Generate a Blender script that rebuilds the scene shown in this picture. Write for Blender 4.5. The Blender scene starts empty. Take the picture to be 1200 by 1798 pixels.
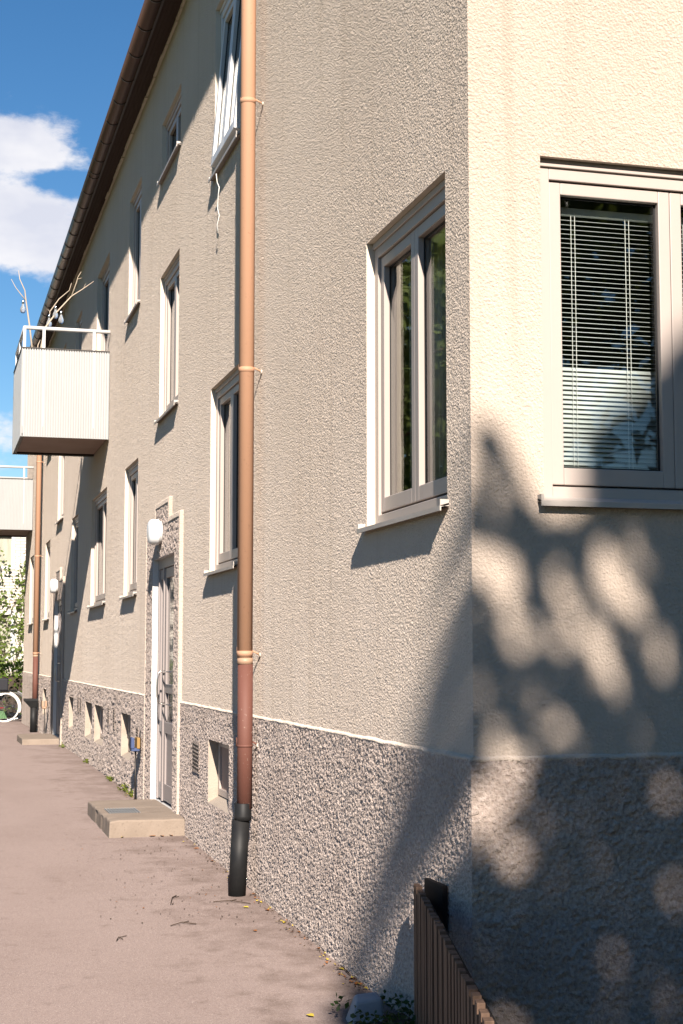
import bpy, bmesh, math, random
import numpy as np
from mathutils import Vector, Matrix
random.seed(4); RNG = np.random.default_rng(7)
S = bpy.context.scene
COL = S.collection

# ------------------------------------------------------------------ camera, sky, sun, exposure
F_PX, CX, CY = 2631.0, 600.0, 899.0          # focal length in pixels of the 1200 x 1798 photograph
YAW, PITCH = math.radians(15.347), math.radians(5.384)
CAM = Vector((-2.05, 0.0, 1.55))
cd = bpy.data.cameras.new('camera'); cam = bpy.data.objects.new('camera', cd); COL.objects.link(cam)
cd.sensor_fit = 'VERTICAL'; cd.sensor_height = 36.0; cd.lens = F_PX / 1798.0 * 36.0
cd.clip_start = 0.05; cd.clip_end = 3000.0
cam.location = CAM; cam.rotation_euler = (math.pi / 2 + PITCH, 0, -YAW)
S.camera = cam

SUN = Vector((1.0, 6.1, -3.8))               # the way the light travels
TO_SUN = (-SUN).normalized()
sl = bpy.data.lights.new('sun', 'SUN'); so = bpy.data.objects.new('sun', sl); COL.objects.link(so)
sl.energy = 5.0; sl.angle = math.radians(0.53); sl.color = (1.0, 0.90, 0.79)
so.rotation_euler = SUN.to_track_quat('-Z', 'Y').to_euler(); so.location = (-4, -20, 18)

W = bpy.data.worlds.new('World'); S.world = W; W.use_nodes = True
wn, wl = W.node_tree.nodes, W.node_tree.links
wn.clear()
def N(nodes, t, **kw):
    n = nodes.new(t)
    for k, v in kw.items(): setattr(n, k, v)
    return n
sky = N(wn, 'ShaderNodeTexSky', sky_type='NISHITA', sun_disc=False)
sky.sun_elevation = math.asin(TO_SUN.z); sky.sun_rotation = math.atan2(TO_SUN.x, TO_SUN.y)
sky.air_density = 1.0; sky.dust_density = 0.0; sky.ozone_density = 3.0
tc = N(wn, 'ShaderNodeTexCoord')
def wmath(op, a, b=None, c=None, clamp=False):
    n = N(wn, 'ShaderNodeMath', operation=op, use_clamp=clamp)
    for i, v in enumerate((a, b, c)):
        if v is None: continue
        if isinstance(v, (int, float)): n.inputs[i].default_value = v
        else: wl.new(v, n.inputs[i])
    return n.outputs[0]
def wnoise(scale, detail, rough, off):
    m = N(wn, 'ShaderNodeMapping'); wl.new(tc.outputs['Generated'], m.inputs['Vector'])
    m.inputs['Location'].default_value = off; m.inputs['Scale'].default_value = (1, 1, 1.9)
    n = N(wn, 'ShaderNodeTexNoise'); wl.new(m.outputs[0], n.inputs['Vector'])
    n.inputs['Scale'].default_value = scale; n.inputs['Detail'].default_value = detail; n.inputs['Roughness'].default_value = rough
    return n.outputs['Fac']
sx = N(wn, 'ShaderNodeSeparateXYZ'); wl.new(tc.outputs['Generated'], sx.inputs[0])
# cumulus: a broad noise over the whole sky plus the clouds the photograph shows
cov = wmath('MULTIPLY_ADD', wnoise(5.0, 2.0, 0.5, (3.1, 0.4, 1.7)), 0.9, -0.62)
for cx, cz, rx, rz, h in ((0.040, 0.340, 0.046, 0.017, 0.66), (0.046, 0.282, 0.062, 0.029, 0.95), (0.130, 0.447, 0.022, 0.024, 0.34), (0.025, 0.140, 0.040, 0.024, 0.55),
                          (0.34, 0.30, 0.12, 0.05, 0.5), (-0.35, 0.22, 0.16, 0.05, 0.6), (-0.6, 0.5, 0.2, 0.1, 0.5), (0.072, 0.3165, 0.026, 0.007, -0.55), (0.115, 0.36, 0.03, 0.08, -0.4), (0.05, 0.42, 0.06, 0.05, -0.3), (0.03, 0.205, 0.05, 0.03, -0.3)):
    dx = wmath('DIVIDE', wmath('SUBTRACT', wmath('DIVIDE', sx.outputs[0], wmath('MAXIMUM', sx.outputs[1], 0.01)), cx), rx)
    dz = wmath('DIVIDE', wmath('SUBTRACT', wmath('DIVIDE', sx.outputs[2], wmath('MAXIMUM', sx.outputs[1], 0.01)), cz), rz)
    r2 = wmath('ADD', wmath('MULTIPLY', dx, dx), wmath('MULTIPLY', dz, dz))
    cov = wmath('ADD', cov, wmath('MULTIPLY', wmath('POWER', 2.718, wmath('MULTIPLY', r2, -0.7)), h))
fine = wnoise(26.0, 9.0, 0.62, (0.3, 2.2, 0.9))
cov = wmath('ADD', cov, wmath('MULTIPLY_ADD', fine, 1.3, -0.65))
mr = N(wn, 'ShaderNodeMapRange', interpolation_type='SMOOTHSTEP'); wl.new(cov, mr.inputs['Value'])
mr.inputs['From Min'].default_value = 0.02; mr.inputs['From Max'].default_value = 0.42
cs = N(wn, 'ShaderNodeMapRange'); wl.new(wnoise(13.0, 4.0, 0.55, (1.3, 0.2, 4.9)), cs.inputs['Value'])
cs.inputs['From Min'].default_value = 0.35; cs.inputs['From Max'].default_value = 0.65
cc = N(wn, 'ShaderNodeMix', data_type='RGBA'); wl.new(cs.outputs[0], cc.inputs['Factor'])
cc.inputs['A'].default_value = (7.4, 7.5, 8.4, 1); cc.inputs['B'].default_value = (9.8, 9.6, 9.7, 1)
cm = N(wn, 'ShaderNodeMix', data_type='RGBA'); wl.new(wmath('MULTIPLY', mr.outputs[0], 0.93), cm.inputs['Factor'])
hs_ = N(wn, 'ShaderNodeHueSaturation'); hs_.inputs['Saturation'].default_value = 1.25; hs_.inputs['Value'].default_value = 1.10
wl.new(sky.outputs[0], hs_.inputs['Color']); wl.new(hs_.outputs[0], cm.inputs['A']); wl.new(cc.outputs['Result'], cm.inputs['B'])
bg = N(wn, 'ShaderNodeBackground'); bg.inputs['Strength'].default_value = 0.05
wl.new(cm.outputs['Result'], bg.inputs['Color'])
wo = N(wn, 'ShaderNodeOutputWorld'); wl.new(bg.outputs[0], wo.inputs['Surface'])

S.view_settings.view_transform = 'Standard'; S.view_settings.look = 'None'
S.view_settings.exposure = 1.08; S.view_settings.gamma = 1.0; S.view_settings.use_curve_mapping = False
S.render.engine = 'CYCLES'
S.cycles.use_denoising = True; S.cycles.denoiser = 'OPENIMAGEDENOISE'
S.cycles.max_bounces = 8; S.cycles.transparent_max_bounces = 16
S.cycles.caustics_reflective = False; S.cycles.caustics_refractive = False

# ------------------------------------------------------------------ photograph pixel -> place helpers
_F = Vector((math.sin(YAW) * math.cos(PITCH), math.cos(YAW) * math.cos(PITCH), math.sin(PITCH)))
_R = Vector((math.cos(YAW), -math.sin(YAW), 0)); _U = _R.cross(_F)
def ray(x, y): return (x - CX) / F_PX * _R - (y - CY) / F_PX * _U + _F
def on_x(x, y, X=0.0): d = ray(x, y); return CAM + d * ((X - CAM.x) / d.x)
def on_y(x, y, Y): d = ray(x, y); return CAM + d * ((Y - CAM.y) / d.y)
def on_z(x, y, Z): d = ray(x, y); return CAM + d * ((Z - CAM.z) / d.z)
YC = 5.534                                    # the corner of the building
def gz(Y):                                    # the drive rises a little and falls again
    return float(np.interp(Y, [4, 7, 10.5, 12.4, 17, 22, 29, 34, 40], [-.03, -.02, .055, .085, .12, .135, .07, .01, 0]))

# ------------------------------------------------------------------ materials
MATS = {}
def mat(name, col, rough=0.8, spec=0.3, metal=0.0, var=(), bump=(), coat=0.0, trans=0.0, dr=0.0):
    """var: (scale, low, high, colour, amount, detail, stretch) noise patches; bump: (kind, scale, distance, strength, detail)"""
    m = bpy.data.materials.new(name); m.use_nodes = True; MATS[name] = m
    n, l = m.node_tree.nodes, m.node_tree.links
    b = n['Principled BSDF']
    b.inputs['Base Color'].default_value = (*col, 1); b.inputs['Roughness'].default_value = rough
    b.inputs['Specular IOR Level'].default_value = spec; b.inputs['Metallic'].default_value = metal
    b.inputs['Coat Weight'].default_value = coat; b.inputs['Diffuse Roughness'].default_value = dr
    t = n.new('ShaderNodeTexCoord')
    cur = None
    for (sc, lo, hi, c2, amt, det, st) in var:
        mp = n.new('ShaderNodeMapping'); l.new(t.outputs['Object'], mp.inputs['Vector']); mp.inputs['Scale'].default_value = st
        no = n.new('ShaderNodeTexNoise'); no.inputs['Scale'].default_value = sc; no.inputs['Detail'].default_value = det
        l.new(mp.outputs[0], no.inputs['Vector'])
        r = n.new('ShaderNodeMapRange'); r.inputs['From Min'].default_value = lo; r.inputs['From Max'].default_value = hi
        r.inputs['To Max'].default_value = amt; l.new(no.outputs['Fac'], r.inputs['Value'])
        mx = n.new('ShaderNodeMix'); mx.data_type = 'RGBA'
        l.new(r.outputs[0], mx.inputs['Factor'])
        if cur is None: mx.inputs['A'].default_value = (*col, 1)
        else: l.new(cur, mx.inputs['A'])
        mx.inputs['B'].default_value = (*c2, 1)
        cur = mx.outputs['Result']
    if cur is not None: l.new(cur, b.inputs['Base Color'])
    prev = None
    for (kind, sc, dist, stg, det) in bump:
        if kind == 'voronoi':
            x = n.new('ShaderNodeTexVoronoi'); x.inputs['Scale'].default_value = sc; h = x.outputs['Distance']
        elif kind == 'wave':
            x = n.new('ShaderNodeTexWave'); x.inputs['Scale'].default_value = sc; x.inputs['Distortion'].default_value = det; h = x.outputs['Fac']
        else:
            x = n.new('ShaderNodeTexNoise'); x.inputs['Scale'].default_value = sc; x.inputs['Detail'].default_value = det; h = x.outputs['Fac']
        l.new(t.outputs['Object'], x.inputs['Vector'])
        bp = n.new('ShaderNodeBump'); bp.inputs['Distance'].default_value = dist; bp.inputs['Strength'].default_value = stg
        l.new(h, bp.inputs['Height'])
        if prev: l.new(prev, bp.inputs['Normal'])
        prev = bp.outputs['Normal']
    if prev: l.new(prev, b.inputs['Normal'])
    return m
I1 = (1, 1, 1)
for nm, bp in (('stucco', [('noise', 85, .012, 1.0, 3), ('noise', 9, .004, .5, 2)]), ('stucco_fine', [('noise', 95, .012, 1.0, 2)])):
    mat(nm, (.575, .487, .415), .92, .12, dr=1.0, bump=bp,
        var=[(.45, .40, .66, (.52, .43, .355), .6, 5, I1), (1.1, .42, .7, (.505, .42, .35), .6, 4, (1, 1, .5)), (70, .35, .62, (.615, .525, .45), .5, 2, I1), (5, .58, .75, (.52, .42, .345), .35, 5, (1, 1, .3)), (4, .55, .78, (.45, .37, .30), .6, 4, (2.2, 2.2, .07))])
mat('roughcast_fine', (.40, .325, .285), .95, .1, dr=1.0, var=[(60, .36, .6, (.55, .465, .415), .8, 2, I1), (2.2, .45, .7, (.33, .265, .23), .5, 4, I1), (75, .58, .68, (.13, .095, .082), .25, 1, I1)],
    bump=[('noise', 75, .016, 1.0, 2)])
mat('roughcast', (.40, .325, .285), .95, .1, dr=1.0, var=[(60, .36, .6, (.55, .465, .415), .8, 2, I1), (2.2, .45, .7, (.33, .265, .23), .5, 4, I1)],
    bump=[('voronoi', 62, .03, 1.0, 0), ('noise', 120, .01, .8, 2)])
mat('smooth_plaster', (.62, .545, .46), .85, .2, var=[(6, .45, .7, (.54, .455, .36), .4, 4, I1)], bump=[('noise', 60, .002, .5, 3)])
mat('basement_plaster', (.40, .335, .275), .9, .15, var=[(8, .45, .7, (.30, .245, .195), .6, 5, I1)], bump=[('noise', 70, .004, .7, 3)])
mat('frame_paint', (.43, .365, .33), .38, .45, var=[(4, .45, .75, (.37, .31, .28), .35, 4, (1, 1, .4))], bump=[('noise', 30, .0008, .4, 2)])
mat('white_paint', (.62, .61, .60), .35, .45, var=[(5, .45, .75, (.55, .54, .53), .3, 4, I1)])
mat('sill_metal', (.46, .41, .37), .45, .45, var=[(7, .45, .7, (.36, .31, .27), .4, 5, I1)])
mat('seal_black', (.012, .012, .013), .5, .3)
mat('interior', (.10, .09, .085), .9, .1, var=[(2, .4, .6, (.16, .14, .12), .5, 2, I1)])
mat('curtain', (.62, .56, .47), .9, .1, var=[(9, .4, .65, (.45, .40, .33), .6, 2, (1, 6, .2))])
mat('slat', (.55, .58, .565), .4, .4)
mat('cord_white', (.75, .74, .70), .7, .2)
mat('pipe_salmon', (.48, .272, .172), .62, .3, var=[(3, .45, .7, (.455, .255, .158), .5, 4, (1, 1, .25)), (40, .66, .72, (.33, .18, .11), .5, 3, I1)], bump=[('noise', 14, .001, .4, 2)])
mat('pipe_rust', (.15, .062, .046), .65, .3, var=[(6, .45, .7, (.115, .047, .034), .6, 5, (1, 1, .3)), (60, .68, .74, (.35, .25, .2), .6, 3, I1)], bump=[('noise', 20, .001, .4, 2)])
mat('drain_black', (.013, .013, .014), .55, .25, var=[(8, .45, .7, (.03, .028, .026), .5, 5, I1)])
mat('gutter_brown', (.105, .054, .036), .4, .4, var=[(3, .45, .7, (.075, .042, .03), .5, 4, I1)])
mat('gutter_dark', (.035, .02, .015), .5, .3)
mat('soffit', (.045, .024, .017), .8, .2, bump=[('wave', 8, .004, .5, 1)])
mat('roof_tile', (.30, .11, .06), .8, .2, var=[(3, .4, .7, (.22, .08, .05), .6, 4, I1)])
mat('galvanised', (.34, .35, .36), .45, .5, .3)
mat('steel', (.55, .50, .47), .28, .5, 1.0)
mat('door_paint', (.30, .258, .247), .4, .45, var=[(5, .45, .75, (.26, .222, .212), .4, 4, I1)])
mat('concrete', (.28, .222, .178), .9, .2, var=[(4, .42, .7, (.21, .165, .13), .6, 6, I1), (45, .6, .72, (.16, .125, .10), .5, 3, I1)], bump=[('noise', 55, .004, .6, 4)])
mat('lamp_glass', (.86, .86, .86), .25, .5)
mat('corrugated', (.365, .365, .362), .42, .4, var=[(4, .45, .7, (.33, .33, .325), .4, 4, (1, 1, .4))])
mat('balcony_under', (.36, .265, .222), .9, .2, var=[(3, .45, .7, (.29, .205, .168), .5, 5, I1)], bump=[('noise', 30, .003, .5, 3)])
mat('branch', (.45, .37, .29), .85, .2)
mat('fence_wood', (.13, .08, .055), .75, .25, var=[(8, .4, .7, (.06, .036, .025), .8, 5, (6, 6, .35))], bump=[('noise', 60, .003, .5, 4)])
mat('fence_dark', (.012, .010, .010), .8, .2)
mat('stone', (.36, .35, .36), .85, .2, var=[(9, .45, .7, (.28, .27, .27), .6, 5, I1)], bump=[('noise', 30, .004, .6, 4)])
mat('soil', (.075, .058, .045), .95, .1, var=[(7, .4, .65, (.04, .03, .024), .7, 5, I1)], bump=[('noise', 30, .02, .8, 5)])
mat('grass', (.07, .11, .03), .9, .1, var=[(6, .4, .65, (.045, .08, .02), .7, 5, I1)], bump=[('noise', 60, .03, .9, 4)])
mat('bark', (.13, .10, .075), .9, .1, bump=[('noise', 18, .03, .8, 5)])
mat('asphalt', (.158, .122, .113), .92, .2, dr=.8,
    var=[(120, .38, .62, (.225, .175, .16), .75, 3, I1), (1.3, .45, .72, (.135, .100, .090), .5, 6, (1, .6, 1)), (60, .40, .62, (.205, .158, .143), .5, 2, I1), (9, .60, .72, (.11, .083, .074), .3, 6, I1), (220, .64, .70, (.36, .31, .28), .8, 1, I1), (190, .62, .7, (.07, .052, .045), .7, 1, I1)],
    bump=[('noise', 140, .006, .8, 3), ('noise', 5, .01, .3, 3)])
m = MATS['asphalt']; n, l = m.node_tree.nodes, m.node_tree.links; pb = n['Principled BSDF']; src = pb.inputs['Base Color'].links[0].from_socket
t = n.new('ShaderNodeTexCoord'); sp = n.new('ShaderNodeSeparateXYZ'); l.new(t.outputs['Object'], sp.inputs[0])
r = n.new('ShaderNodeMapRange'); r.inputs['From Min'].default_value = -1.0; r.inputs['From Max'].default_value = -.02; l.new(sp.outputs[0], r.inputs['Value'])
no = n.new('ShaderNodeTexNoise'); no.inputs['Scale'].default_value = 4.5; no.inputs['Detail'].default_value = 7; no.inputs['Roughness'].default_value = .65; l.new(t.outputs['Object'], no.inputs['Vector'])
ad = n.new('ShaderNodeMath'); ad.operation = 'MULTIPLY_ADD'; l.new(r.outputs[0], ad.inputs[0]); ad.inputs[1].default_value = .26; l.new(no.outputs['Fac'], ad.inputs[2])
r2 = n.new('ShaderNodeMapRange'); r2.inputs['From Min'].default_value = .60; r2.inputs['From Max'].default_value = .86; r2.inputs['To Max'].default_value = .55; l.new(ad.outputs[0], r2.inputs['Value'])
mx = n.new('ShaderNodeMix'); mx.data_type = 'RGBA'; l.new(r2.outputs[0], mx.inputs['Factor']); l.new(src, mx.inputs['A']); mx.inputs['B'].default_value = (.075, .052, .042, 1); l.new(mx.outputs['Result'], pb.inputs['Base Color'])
mat('brush_blue', (.06, .085, .18), .7, .3); mat('brush_yellow', (.30, .18, .06), .7, .3)
mat('iron', (.05, .045, .042), .5, .4, .6)
mat('rubber_white', (.78, .74, .68), .6, .3); mat('rubber_grey', (.12, .115, .115), .7, .3); mat('rubber', (.02, .02, .02), .7, .3)
mat('bike_red', (.33, .03, .04), .35, .5); mat('bike_grey', (.25, .25, .27), .35, .5); mat('chrome', (.7, .7, .7), .2, .5, 1.0)
mat('bag_black', (.02, .02, .025), .7, .3, bump=[('noise', 40, .01, .6, 3)]); mat('bag_green', (.10, .20, .09), .7, .3)
mat('house_yellow', (.62, .37, .10), .9, .1); mat('bulb_glass', (.8, .82, .85), .12, .5)
mat('leaf_yellow', (.48, .36, .05), .8, .2); mat('leaf_brown', (.26, .10, .03), .8, .2); mat('twig', (.06, .042, .03), .9, .1)
mat('rosette', (.40, .255, .17), .5, .4)
def leafmat(name, a, b):
    m = mat(name, a, .55, .35, var=[(2.2, .38, .62, b, .9, 3, I1)])
    n, l = m.node_tree.nodes, m.node_tree.links
    p = n['Principled BSDF']; tr = n.new('ShaderNodeBsdfTranslucent'); tr.inputs['Color'].default_value = (a[0] * 1.5, a[1] * 1.5, a[2], 1)
    mx = n.new('ShaderNodeMixShader'); mx.inputs['Fac'].default_value = .3
    l.new(p.outputs[0], mx.inputs[1]); l.new(tr.outputs[0], mx.inputs[2]); l.new(mx.outputs[0], n['Material Output'].inputs['Surface'])
leafmat('leaf_tree', (.06, .10, .022), (.035, .065, .014)); leafmat('leaf_bright', (.17, .22, .06), (.09, .13, .03)); leafmat('leaf_hedge', (.13, .20, .022), (.06, .11, .014)); leafmat('leaf_ivy', (.15, .20, .045), (.08, .13, .025))
leafmat('leaf_low', (.04, .075, .02), (.02, .045, .012)); leafmat('leaf_weed', (.17, .19, .03), (.09, .13, .02))
def glassmat(name, tint, r0=.05):
    m = bpy.data.materials.new(name); m.use_nodes = True; MATS[name] = m
    n, l = m.node_tree.nodes, m.node_tree.links; n.clear()
    tr = n.new('ShaderNodeBsdfTransparent'); tr.inputs['Color'].default_value = (*tint, 1)
    gl = n.new('ShaderNodeBsdfGlossy'); gl.inputs['Roughness'].default_value = .015
    ge = n.new('ShaderNodeNewGeometry'); dt = n.new('ShaderNodeVectorMath'); dt.operation = 'DOT_PRODUCT'
    l.new(ge.outputs['Incoming'], dt.inputs[0]); l.new(ge.outputs['Normal'], dt.inputs[1])
    def M(op, a, b=None):
        q = n.new('ShaderNodeMath'); q.operation = op
        for k, v in enumerate((a, b)):
            if v is None: continue
            if isinstance(v, (int, float)): q.inputs[k].default_value = v
            else: l.new(v, q.inputs[k])
        return q.outputs[0]
    fr = M('ADD', M('MULTIPLY', M('POWER', M('SUBTRACT', 1.0, M('ABSOLUTE', dt.outputs['Value'])), 5.0), 1 - r0), r0)   # Schlick
    t = n.new('ShaderNodeTexCoord'); no = n.new('ShaderNodeTexNoise'); no.inputs['Scale'].default_value = 3.0
    l.new(t.outputs['Object'], no.inputs['Vector'])
    bp = n.new('ShaderNodeBump'); bp.inputs['Distance'].default_value = .0025; bp.inputs['Strength'].default_value = .5
    l.new(no.outputs['Fac'], bp.inputs['Height']); l.new(bp.outputs[0], gl.inputs['Normal'])
    mx = n.new('ShaderNodeMixShader'); o = n.new('ShaderNodeOutputMaterial')
    l.new(fr, mx.inputs['Fac']); l.new(tr.outputs[0], mx.inputs[1]); l.new(gl.outputs[0], mx.inputs[2]); l.new(mx.outputs[0], o.inputs['Surface'])
glassmat('glass', (.95, .968, .962), .055)
# white brick, too far off to tell the bricks apart
m = mat('white_brick', (.66, .61, .55), .9, .15)
n, l = m.node_tree.nodes, m.node_tree.links
t = n.new('ShaderNodeTexCoord'); mp = n.new('ShaderNodeMapping'); mp.inputs['Rotation'].default_value = (math.pi / 2, 0, 0)
l.new(t.outputs['Object'], mp.inputs['Vector'])
bt = n.new('ShaderNodeTexBrick'); l.new(mp.outputs[0], bt.inputs['Vector']); bt.inputs['Scale'].default_value = 1.0
bt.inputs['Brick Width'].default_value = .29; bt.inputs['Row Height'].default_value = .085; bt.inputs['Mortar Size'].default_value = .012
bt.inputs['Color1'].default_value = (.70, .65, .58, 1); bt.inputs['Color2'].default_value = (.60, .55, .49, 1); bt.inputs['Mortar'].default_value = (.33, .29, .26, 1)
l.new(bt.outputs['Color'], n['Principled BSDF'].inputs['Base Color'])

# ------------------------------------------------------------------ mesh helpers
class MB:
    """collects shapes, then links them as one mesh object"""
    def __init__(s): s.v = []; s.f = []; s.m = []
    def add(s, vs, fs, mi=0):
        o = len(s.v); s.v += [tuple(v) for v in vs]; s.f += [tuple(o + i for i in f) for f in fs]; s.m += [mi] * len(fs)
    def box(s, a, b, T=None, mi=0):
        x0, x1 = sorted((a[0], b[0])); y0, y1 = sorted((a[1], b[1])); z0, z1 = sorted((a[2], b[2]))
        vs = [(x0, y0, z0), (x1, y0, z0), (x1, y1, z0), (x0, y1, z0), (x0, y0, z1), (x1, y0, z1), (x1, y1, z1), (x0, y1, z1)]
        if T: vs = [T(*v) for v in vs]
        s.add(vs, [(3, 2, 1, 0), (4, 5, 6, 7), (0, 1, 5, 4), (1, 2, 6, 5), (2, 3, 7, 6), (3, 0, 4, 7)], mi)
    def quad(s, p, mi=0): s.add(p, [(0, 1, 2, 3)], mi)
    def tube(s, pts, r, n=8, cap=True, mi=0):
        pts = [Vector(p) for p in pts]; rs = r if isinstance(r, (list, tuple)) else [r] * len(pts)
        vs = []; fs = []; up = None
        for i, p in enumerate(pts):
            d = (pts[min(i + 1, len(pts) - 1)] - pts[max(i - 1, 0)]).normalized()
            if up is None: up = Vector((0, 0, 1)) if abs(d.z) < .9 else Vector((1, 0, 0))
            a = d.cross(up).normalized(); b = a.cross(d).normalized(); up = b
            for k in range(n):
                t = 2 * math.pi * k / n; vs.append(p + (a * math.cos(t) + b * math.sin(t)) * rs[i])
        for i in range(len(pts) - 1):
            for k in range(n):
                fs.append((i * n + k, i * n + (k + 1) % n, (i + 1) * n + (k + 1) % n, (i + 1) * n + k))
        if cap: fs.append(tuple(range(n - 1, -1, -1))); fs.append(tuple((len(pts) - 1) * n + k for k in range(n)))
        s.add(vs, fs, mi)
    def lathe(s, prof, O, ax, n=16, mi=0):
        """prof: (radius, along axis)"""
        ax = Vector(ax).normalized(); u = Vector((0, 0, 1)) if abs(ax.z) < .9 else Vector((1, 0, 0))
        a = ax.cross(u).normalized(); b = ax.cross(a); O = Vector(O); vs = []; fs = []
        for (r, h) in prof:
            for k in range(n):
                t = 2 * math.pi * k / n; vs.append(O + ax * h + (a * math.cos(t) + b * math.sin(t)) * max(r, 1e-4))
        for i in range(len(prof) - 1):
            for k in range(n): fs.append((i * n + k, i * n + (k + 1) % n, (i + 1) * n + (k + 1) % n, (i + 1) * n + k))
        fs.append(tuple(range(n - 1, -1, -1))); fs.append(tuple((len(prof) - 1) * n + k for k in range(n)))
        s.add(vs, fs, mi)
    def build(s, name, mats, parent=None, smooth=False, bevel=0.0, fixn=True):
        me = bpy.data.meshes.new(name); me.from_pydata(s.v, [], s.f)
        mats = mats if isinstance(mats, (list, tuple)) else [mats]
        for x in mats: me.materials.append(MATS[x])
        if len(mats) > 1: me.polygons.foreach_set('material_index', s.m)
        if fixn:
            bm = bmesh.new(); bm.from_mesh(me); bmesh.ops.recalc_face_normals(bm, faces=bm.faces); bm.to_mesh(me); bm.free()
        if smooth: me.polygons.foreach_set('use_smooth', [len(q.vertices) < 5 for q in me.polygons])
        me.update()
        return link(name, me, parent, bevel, smooth)
def link(name, me, parent=None, bevel=0.0, smooth=False):
    o = bpy.data.objects.new(name, me); COL.objects.link(o)
    if parent is not None:
        o.parent = parent; o.matrix_parent_inverse = world_of(parent).inverted()
    if bevel:
        b = o.modifiers.new('bevel', 'BEVEL'); b.width = bevel; b.segments = 2; b.limit_method = 'ANGLE'; b.angle_limit = math.radians(40)
    return o
def world_of(o):
    m = o.matrix_basis.copy()
    if o.parent: m = world_of(o.parent) @ o.matrix_parent_inverse @ m
    return m
def empty(name, loc, parent=None):
    o = bpy.data.objects.new(name, None); COL.objects.link(o); o.location = loc; o.empty_display_size = .1
    if parent is not None: o.parent = parent; o.matrix_parent_inverse = world_of(parent).inverted()
    return o
def tag(o, label=None, cat=None, group=None, kind=None):
    if label: o['label'] = label
    if cat: o['category'] = cat
    if group: o['group'] = group
    if kind: o['kind'] = kind
    return o
def thing(name, loc, label, cat, group=None): return tag(empty(name, loc), label, cat, group)
def copy_tree(o, parent=None):
    c = o.copy(); COL.objects.link(c)
    if parent is not None: c.parent = parent; c.matrix_parent_inverse = o.matrix_parent_inverse.copy()
    for ch in [x for x in o.children]: copy_tree(ch, c)
    return c

# leaf clouds: many small folded quads
def leaves(name, P, size, matname, parent=None, upbias=.3, aspect=.62, flat=None):
    P = np.asarray(P, float); n = len(P)
    nrm = RNG.normal(size=(n, 3)); nrm[:, 2] += upbias * 2
    if flat is not None: nrm = nrm * .55 + np.asarray(flat)
    nrm /= np.linalg.norm(nrm, axis=1)[:, None]
    t = RNG.normal(size=(n, 3)); t -= (t * nrm).sum(1)[:, None] * nrm; t /= np.linalg.norm(t, axis=1)[:, None]
    b = np.cross(nrm, t); s = size * RNG.uniform(.6, 1.35, n)[:, None]
    V = np.stack([P - t * s * .5, P + b * s * .5 * aspect + nrm * s * .08, P + t * s * .5, P - b * s * .5 * aspect + nrm * s * .08], 1).reshape(-1, 3)
    me = bpy.data.meshes.new(name); me.vertices.add(4 * n); me.vertices.foreach_set('co', V.ravel())
    me.loops.add(4 * n); me.loops.foreach_set('vertex_index', np.arange(4 * n)); me.polygons.add(n)
    me.polygons.foreach_set('loop_start', np.arange(n) * 4); me.materials.append(MATS[matname]); me.update(); me.validate()
    return link(name, me, parent)

# a wall sheet with rectangular holes; fine = (du, dv) gives every grain of the render its own relief
def wall_sheet(T, u0, u1, v0, v1, holes, du=None, dv=None, amp=0.0, blur=1, zero=True, nrm=1, low_=0.0):
    def cuts(a, b, ed, st):
        e = sorted({round(x, 4) for x in [a, b] + [q for q in ed if a < q < b]}); out = [e[0]]
        for p, q in zip(e, e[1:]):
            k = max(1, int(round((q - p) / st))) if st else 1
            out += list(np.linspace(p, q, k + 1)[1:])
        return np.array(out)
    us = cuts(u0, u1, [x for h in holes for x in h[:2]], du); vs = cuts(v0, v1, [x for h in holes for x in h[2:]], dv)
    Ug, Vg = np.meshgrid(us, vs, indexing='ij'); D = np.zeros_like(Ug)
    if amp:
        a = RNG.normal(size=Ug.shape)
        for _ in range(blur):
            p = np.pad(a, 1, mode='edge'); a = (p[:-2, 1:-1] + p[2:, 1:-1] + p[1:-1, :-2] + p[1:-1, 2:] + 2 * p[1:-1, 1:-1]) / 6
        a /= a.std(); a = np.clip(a, -2, 2.4)
        c = RNG.normal(size=(len(us) // 6 + 3, len(vs) // 6 + 3)); ix = np.arange(len(us)) / 6; iy = np.arange(len(vs)) / 6
        i0 = ix.astype(int); j0 = iy.astype(int); fx = (ix - i0)[:, None]; fy = (iy - j0)[None]
        low = c[i0][:, j0] * (1 - fx) * (1 - fy) + c[i0 + 1][:, j0] * fx * (1 - fy) + c[i0][:, j0 + 1] * (1 - fx) * fy + c[i0 + 1][:, j0 + 1] * fx * fy
        D = amp * (a + low_ * low)
        if zero:
            e = np.minimum(np.minimum(Ug - u0, u1 - Ug), np.minimum(Vg - v0, v1 - Vg))
            for h in holes:
                ox = np.maximum(np.maximum(h[0] - Ug, Ug - h[1]), np.maximum(h[2] - Vg, Vg - h[3])); e = np.minimum(e, np.maximum(ox, 0))
            D *= np.clip(e / .012, .0, 1)
    X, Y, Z = T(Ug, D, Vg)
    nv = len(vs); idx = np.arange(Ug.size).reshape(Ug.shape)
    q = np.stack([idx[:-1, :-1], idx[1:, :-1], idx[1:, 1:], idx[:-1, 1:]], -1)
    uc = (us[:-1] + us[1:])[:, None] / 2; vc = (vs[:-1] + vs[1:])[None] / 2; keep = np.ones((len(us) - 1, nv - 1), bool)
    for h in holes: keep &= ~((uc > h[0]) & (uc < h[1]) & (vc > h[2]) & (vc < h[3]))
    q = q[keep]
    if nrm < 0: q = q[:, ::-1]
    return np.stack([X, Y, Z], -1).reshape(-1, 3), q
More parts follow.
